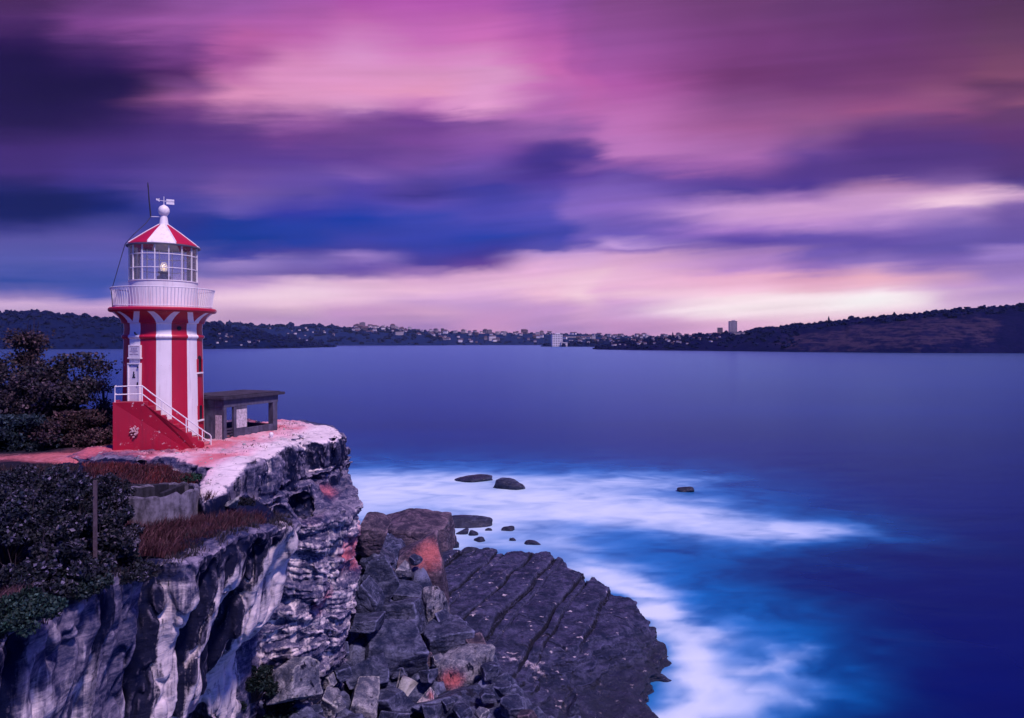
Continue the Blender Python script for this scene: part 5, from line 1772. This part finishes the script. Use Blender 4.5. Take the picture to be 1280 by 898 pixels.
def gun_ring():
    c = W(200, 612, 21.7)
    gz = float(ground_z(c[0], c[1]))
    root = empty("concrete_ring", (c[0], c[1], gz), 0, "low round concrete gun pit wall sunk in the scrub below the lighthouse", "gun pit")
    top = c[2] - gz
    R, t = 1.16, .17
    mb = MB()
    n = 44
    a0, a1 = math.radians(-200), math.radians(150)
    ang = np.linspace(a0, a1, n)
    r = np.random.RandomState(2)
    vs = []
    for i, a in enumerate(ang):
        j = .03 * math.sin(i * 1.7) + .02 * r.normal()
        for rr, z in ((R + j * .4, -1.4), (R + j * .4, top - .05 + j), (R - .04, top + j), (R - t + .03, top + j), (R - t, top - .05 + j), (R - t, -1.2)):
            vs.append((rr * math.sin(a), -rr * math.cos(a), z))
    fs = [(i * 6 + k, (i + 1) * 6 + k, (i + 1) * 6 + k + 1, i * 6 + k + 1) for i in range(n - 1) for k in range(5)]
    fs += [tuple(range(6)), tuple(range((n - 1) * 6, n * 6))[::-1]]
    mb.add(vs, fs)
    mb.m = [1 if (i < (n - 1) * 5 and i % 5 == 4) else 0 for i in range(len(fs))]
    mb.build("ring_wall", [M_CONCW, M_RINGD], root, smooth=True)
    mb = MB()
    mb.box((.25, .35, top - .62), (.14, 1.5, 1.2))
    mb.build("cross_wall", M_RINGD, root, bevel=.02)
    mb = MB()
    mb.box((-1.15, .82, top - .62), (1.9, .16, 1.22), rz=.1)
    mb.build("straight_wall", M_RINGD, root, bevel=.02)
    mb = MB(); mb.lathe([(R - .1, -.9), (.05, -.9)], 24); mb.build("pit_floor", M_CONCD, root)


M_RINGD = plain("ring_dark_concrete", (.022, .022, .035), .9, .6, 3.2, .7)  # darker concrete for the ring's inner faces, cross wall and straight wall
M_CONCW = plain("weathered_concrete", (.10, .095, .14), .9, .75, 3.6, .9)
gun_ring()

mb = MB()
p = W(339, 545, 31.4)
mb.lathe([(.10, -.15), (.10, .05), (.07, .08), (.075, .26), (.10, .30), (.10, .38), (.06, .43)], 14)
tag(mb.build("bollard", M_METAL, smooth=True, loc=(p[0], p[1], 18.42)), "small white capped pipe standing in the rock near the cliff edge", "bollard")

mb = MB()
p = W(119, 655, 14.6)
mb.box((0, 0, 0), (.075, .085, 1.85), rz=.4)
mb.tube([(0, -.05, .6), (.02, -.12, .62)], .012, 6)
po = mb.build("post", plain("weathered_timber", (.075, .055, .075), .9, .4, 8, .5), bevel=.008, loc=tuple(p))
tag(po, "grey weathered timber post standing in the foreground shrubs", "post")


# ------------------------------------------------------------------ plants
def leaves(name, C, size, cols, parent=None, seed=0, up=0.3, aspect=1.7, jitter=.5):
    r = np.random.RandomState(seed)
    n = len(C)
    A = r.normal(size=(n, 3)); A[:, 2] += up
    A /= np.linalg.norm(A, axis=1, keepdims=True)
    B = np.cross(A, r.normal(size=(n, 3))); B /= np.linalg.norm(B, axis=1, keepdims=True)
    s = size * r.uniform(1 - jitter, 1 + jitter, n)[:, None]
    N = np.cross(A, B)
    V = np.stack([C - A * s * aspect * .5, C + B * s * .5 + N * s * .12, C + A * s * aspect * .5, C - B * s * .5 + N * s * .12], 1)
    o = mesh_np(name, V.reshape(-1, 3), np.arange(4 * n).reshape(-1, 4), M_LEAF, parent, smooth=False)
    set_attr(o, 'mask', np.repeat(cols, 4, axis=0))
    return o


def leafcols(r, n, base, light, p_light, var=.4):
    c = np.array(base)[None] * r.uniform(1 - var, 1 + var, (n, 1)) * r.uniform(.85, 1.15, (n, 3))
    k = r.rand(n) < p_light
    c[k] = np.array(light)[None] * r.uniform(.5, 1.3, (k.sum(), 1))
    return c


def tree(label, px, top_py, Y, wpx, seed, n=9000, lsize=.10, base=(.022, .022, .032), light=(.07, .05, .07), pl=.22, low=.12, name="tree", group="dark trees left of the lighthouse", clumps=26, bare=False):
    r = np.random.RandomState(seed)
    x = (px - 640) / F * Y
    gz = float(ground_z(x, Y)) - .05
    H = ZC + (HZ - top_py) / F * Y - gz
    Rw = wpx / 2 / F * Y
    root = empty(name, (x, Y, gz), 0, label, "tree", group)
    mb = MB()
    mb.tube([(0, 0, -.2), (.05 * H, 0, H * .25), (.02 * H, .03 * H, H * .55), (0, 0, H * .8)], [.035 * H, .028 * H, .018 * H, .008 * H], 8)
    cc = []
    for i in range(clumps):
        a = r.uniform(0, 2 * math.pi)
        t = r.uniform(low, .95)
        rad = Rw * (r.uniform(.2, 1.0)) * math.sqrt(max(.08, 1 - ((t - .45) / .58) ** 2))
        c = np.array([rad * math.cos(a), rad * math.sin(a) * .9, H * t])
        cc.append(c)
        if i % 2 == 0 or bare:
            b = np.array([.02 * H, .01 * H, H * max(.1, t * .55)])
            m = (b + c) / 2 + np.array([0, 0, -.04 * H])
            mb.tube([b, m, c], [.014 * H, .009 * H, .003 * H], 5)
            for q in range(3):
                e = c + r.normal(size=3) * np.array([.14, .14, .10]) * H * (1.1 if bare else .7) + np.array([0, 0, .05 * H])
                mb.tube([m * .3 + c * .7, e], [.005 * H, .0015 * H], 4)
    mb.build("trunk", M_BARK, root, smooth=True)
    cc = np.array(cc)
    k = r.randint(0, len(cc), n)
    cs = r.uniform(.55, 1.2, len(cc))
    C = cc[k] + r.normal(size=(n, 3)) * np.array([.17, .17, .11]) * (Rw + H * .25) * .75 * cs[k][:, None]
    C[:, 2] = np.clip(C[:, 2], .05, H * 1.02)
    # leaf tone goes with the clump it grows in
    tone = r.uniform(.55, 1.5, len(cc))[k][:, None]
    leaves("crown", C, lsize, leafcols(r, n, base, light, pl) * tone, root, seed)


tree("thin reddish tree rising tallest above the dark scrub", 32, 414, 33.5, 50, 1, 5200, .085, (.035, .026, .035), (.10, .065, .08), .3, .15, clumps=20)
tree("bushy dark tree with ragged crown nearest the lighthouse", 92, 444, 31.5, 96, 2, 13000, .09, clumps=34)
tree("broad dark tree under the tall reddish one", 42, 468, 30.0, 96, 3, 12000, .09, base=(.02, .017, .028), clumps=34)
tree("dark tree cut off by the left frame edge", -22, 448, 31.0, 90, 4, 9000, .09, clumps=30)
tree("low blue green shrub at the foot of the dark trees", 26, 520, 28.0, 90, 5, 8000, .075, (.012, .022, .035), (.03, .05, .07), .2, .05, clumps=26)
tree("low rusty shrub beside the red stair wall", 104, 515, 29.0, 70, 6, 8000, .075, (.030, .020, .026), (.08, .045, .055), .3, .05, clumps=26)
tree("nearly bare twiggy bush against the water left of the stairs", 128, 470, 31.5, 28, 7, 700, .06, (.02, .016, .028), (.05, .035, .05), .2, .2, clumps=16, bare=True)
tree("low shrub with reddish leaves left of the path bend", 62, 528, 28.2, 60, 8, 6000, .07, (.022, .016, .024), (.06, .035, .045), .25, .05, clumps=20)
tree("dark low shrub by the path at the left frame edge", -20, 525, 28.0, 80, 9, 6000, .075, (.012, .018, .03), (.03, .04, .06), .2, .05, clumps=20)


def shrub(label, px, top_py, Y, w, seed, n, lsize=.055, base=(.012, .015, .026), light=(.085, .08, .14), pl=.13, gz=None):
    r = np.random.RandomState(seed)
    x = (px - 640) / F * Y
    gz = float(ground_z(x, Y)) - .1 if gz is None else gz
    H = ZC + (HZ - top_py) / F * Y - gz
    root = empty("shrub", (x, Y, gz), 0, label, "shrub", "shrubs in the foreground scrub")
    nb = 34
    a = r.uniform(0, 2 * math.pi, nb); t = np.sqrt(r.uniform(.0, 1, nb)); 
    cz = H * np.sqrt(np.clip(1 - (t * .95) ** 2, .03, 1)) * r.uniform(.35, .92, nb)
    cc = np.stack([w / 2 * t * np.cos(a), w / 2 * t * np.sin(a), cz], 1)
    mb = MB()
    for c in cc:
        mb.tube([(0, 0, 0), c * np.array([.5, .5, .6]), c], [.03, .018, .006], 5)
    for i in range(14):
        c = cc[r.randint(nb)]
        e = c * np.array([1.25, 1.25, 1.0]) + np.array([0, 0, .28 * H]) + r.normal(size=3) * .08
        mb.tube([c * .6, c, e], [.012, .008, .003], 4)
    mb.build("stem", M_BARK, root, smooth=True)
    k = r.randint(0, nb, n)
    d = r.normal(size=(n, 3)); d /= np.linalg.norm(d, axis=1, keepdims=True)
    rad = r.uniform(.12, 1, n) ** .4
    C = cc[k] + d * rad[:, None] * np.array([.30, .30, .22]) * (w * .32 + .25)
    C[:, 2] = np.maximum(C[:, 2], .02)
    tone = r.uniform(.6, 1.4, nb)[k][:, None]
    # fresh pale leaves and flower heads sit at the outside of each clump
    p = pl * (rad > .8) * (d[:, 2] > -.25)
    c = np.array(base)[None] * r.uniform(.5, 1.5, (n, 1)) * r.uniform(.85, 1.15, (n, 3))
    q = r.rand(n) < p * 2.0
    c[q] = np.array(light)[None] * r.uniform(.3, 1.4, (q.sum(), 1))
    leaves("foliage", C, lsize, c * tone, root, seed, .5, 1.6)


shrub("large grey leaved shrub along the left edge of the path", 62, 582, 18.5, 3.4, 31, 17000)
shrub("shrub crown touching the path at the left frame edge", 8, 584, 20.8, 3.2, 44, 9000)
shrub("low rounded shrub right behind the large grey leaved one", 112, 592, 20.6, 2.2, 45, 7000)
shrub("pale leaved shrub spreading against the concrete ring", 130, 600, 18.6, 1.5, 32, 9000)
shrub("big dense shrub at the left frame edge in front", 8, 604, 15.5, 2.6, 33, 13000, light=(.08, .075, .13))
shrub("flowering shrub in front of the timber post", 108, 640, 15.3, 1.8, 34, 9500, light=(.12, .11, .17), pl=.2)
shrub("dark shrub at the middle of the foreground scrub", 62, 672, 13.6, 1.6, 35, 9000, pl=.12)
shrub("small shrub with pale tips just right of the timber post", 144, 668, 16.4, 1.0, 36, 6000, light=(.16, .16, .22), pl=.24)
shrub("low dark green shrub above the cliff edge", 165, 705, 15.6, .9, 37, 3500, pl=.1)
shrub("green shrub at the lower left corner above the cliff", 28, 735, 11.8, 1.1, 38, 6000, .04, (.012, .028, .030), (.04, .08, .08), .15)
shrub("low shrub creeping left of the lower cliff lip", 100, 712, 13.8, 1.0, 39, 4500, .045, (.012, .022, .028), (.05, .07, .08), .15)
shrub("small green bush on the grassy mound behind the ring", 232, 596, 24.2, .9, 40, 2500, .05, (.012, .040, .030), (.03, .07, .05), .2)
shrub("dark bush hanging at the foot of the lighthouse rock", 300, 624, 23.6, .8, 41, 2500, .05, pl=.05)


shrub("dark scrub bush growing in the hollow under the near cliff", 318, 828, 26.0, 1.8, 42, 7000, .06, (.008, .016, .018), (.02, .04, .045), .15, gz=9.3)
shrub("dark trailing bush at the bottom edge below the overhang", 352, 872, 26.5, 1.5, 43, 5000, .06, (.008, .016, .018), (.02, .04, .045), .15, gz=8.2)


def grass(name, pts, hgt, base, light, seed, wd=.012, lean=.35, zz=None):
    r = np.random.RandomState(seed)
    n = len(pts)
    x, y = pts.T
    z = ground_z(x, y) - .06 if zz is None else zz
    a = r.uniform(0, 2 * math.pi, n)
    h = hgt * r.uniform(.45, 1.25, n)
    lx, ly = r.normal(size=(2, n)) * lean * h + .15 * h
    B = np.stack([x, y, z], 1)
    S = np.stack([np.cos(a), np.sin(a), 0 * a], 1) * wd
    M = B + np.stack([lx * .35, ly * .35, h * .6], 1)
    T_ = B + np.stack([lx, ly, h], 1)
    V = np.stack([B - S, B + S, M + S * .7, M - S * .7, T_], 1).reshape(-1, 3)
    o5 = np.arange(n)[:, None] * 5
    F3 = np.concatenate([o5 + np.array([0, 1, 2]), o5 + np.array([0, 2, 3]), o5 + np.array([3, 2, 4])])
    ob = mesh_np(name, V, F3, M_LEAF, tri=True, smooth=False)
    c = leafcols(r, n, base, light, .25)
    set_attr(ob, 'mask', np.repeat(c, 5, axis=0))
    tag(ob, kind='stuff')


def scatter(poly, n, seed, tuft=.18):
    r = np.random.RandomState(seed)
    P = np.array(poly)
    lo, hi = P.min(0), P.max(0)
    q = r.uniform(lo, hi, (n * 5, 2))
    c = q[r.randint(0, n // 12 + 2, n * 5)] + r.normal(size=(n * 5, 2)) * tuft
    c = c[poly_sd(c[:, 0], c[:, 1], poly) < 0]
    k = poly_sd(c[:, 0], c[:, 1], MAIN_POLY) < -.45
    h = poly_sd(c[:, 0], c[:, 1], [(-15.3, 25.0), (-12.6, 24.9), (-11.3, 24.3), (-10.7, 22.6), (-9.85, 21.4), (-9.0, 24), (-9, 40), (-25, 40), (-25, 25.5)]) > -.15
    ring = np.hypot(c[:, 0] - W(200, 612, 21.7)[0], c[:, 1] - 21.7) > 1.25
    return c[k & h & ring][:n]


RED_ZONE = [(-15.2, 24.6), (-13, 24.7), (-11.2, 24.0), (-10.4, 22.6), (-9.4, 22.2), (-8.4, 23.6), (-8.1, 22), (-8.5, 20), (-9.1, 18.4), (-10.5, 17.4), (-12.5, 18.5), (-14.5, 21.5)]
grass("grass", scatter(RED_ZONE, 11000, 1), .26, (.040, .016, .026), (.115, .048, .068), 51)
grass("grass", scatter([(-8.1, 22), (-8.6, 20), (-9.2, 18.2), (-10.4, 17), (-11.2, 19), (-10.2, 21.5), (-8.6, 23.4)], 5000, 2, .1), .34, (.042, .018, .030), (.105, .048, .07), 52)
grass("grass", scatter([(-15.6, 24.7), (-12.9, 24.8), (-11.2, 24.1), (-10.5, 22.9), (-11.2, 22.6), (-14, 23.3)], 6000, 5, .15), .16, (.10, .020, .026), (.20, .06, .07), 55)
grass("grass", scatter([(-8.6, 9), (-8.8, 13), (-9.2, 17), (-10.2, 18.5), (-13, 17), (-12, 9)], 9000, 3, .2), .15, (.012, .026, .028), (.035, .06, .06), 53)
grass("grass", scatter([(-9.0, 11.2), (-8.9, 12.6), (-9.5, 13), (-9.9, 11.2)], 2500, 4, .12), .42, (.06, .032, .05), (.16, .09, .12), 54)
grass("grass", scatter([(-20.5, 20.5), (-14.5, 21.5), (-15.4, 24.3), (-20.5, 23.8)], 8000, 6, .25), .2, (.022, .018, .028), (.08, .05, .06), 56)
# scrub along the foot of the near cliff


def cliff_top_details():
    co, no = get_co(CLIFF), get_no(CLIFF)
    r = np.random.RandomState(77)
    x, y, z = co.T
    dm, dh = poly_sd(x, y, MAIN_POLY), poly_sd(x, y, HEAD_POLY)
    # tufts rooted along the crumbling lip of the near cliff and in pockets of the headland
    k = np.flatnonzero((no[:, 2] > .55) & (y < 25.2) & (dm < -.05) & (dm > -1.3) & (dh > .1) & (z > 15.8))
    clump = fbm(x[k] * 1.1, y[k] * 1.1, z[k] * 0 + 3, 3)
    k = k[clump > .02]
    k = r.choice(k, min(4200, len(k)))
    P = co[k] + r.normal(size=(len(k), 3)) * np.array([.05, .05, 0])
    grass("grass", P[:, :2], .20, (.018, .018, .028), (.06, .045, .06), 61, zz=P[:, 2] - .03)
    k = np.flatnonzero((no[:, 2] > .6) & (dh < -.15) & (z > 17.5) & (x < -9.8))
    clump = fbm(x[k] * .8, y[k] * .8, z[k] * 0 + 9, 3)
    k = k[clump > .38]
    if len(k):
        k = r.choice(k, min(900, len(k)))
        P = co[k] + r.normal(size=(len(k), 3)) * np.array([.05, .05, 0])
        grass("grass", P[:, :2], .10, (.05, .018, .026), (.12, .05, .06), 62, zz=P[:, 2] - .02)
    # loose stones on the bare rock
    k = np.flatnonzero((no[:, 2] > .7) & (dh < -.1) & (z > 17.6))
    k = r.choice(k, 420)
    D, Fc = ICO[2]
    s = .012 + .055 * r.uniform(0, 1, len(k)) ** 3
    V = D[None] * s[:, None, None] * np.stack([r.uniform(.7, 1.4, len(k)), r.uniform(.7, 1.4, len(k)), r.uniform(.45, .9, len(k))], -1)[:, None]
    V = V * (1 + .18 * r.normal(size=(len(k), len(D), 1))) + co[k][:, None]
    Fa = Fc[None] + (np.arange(len(k)) * len(D))[:, None, None]
    o = mesh_np("gravel", V.reshape(-1, 3), Fa.reshape(-1, 3), M_PALER, tri=True, smooth=False)
    set_attr(o, 'mask', np.repeat(np.stack([r.uniform(0, .7, len(k)), r.uniform(0, .5, len(k)), r.uniform(0, .6, len(k))], 1), len(D), axis=0))
    tag(o, kind='stuff')


cliff_top_details()
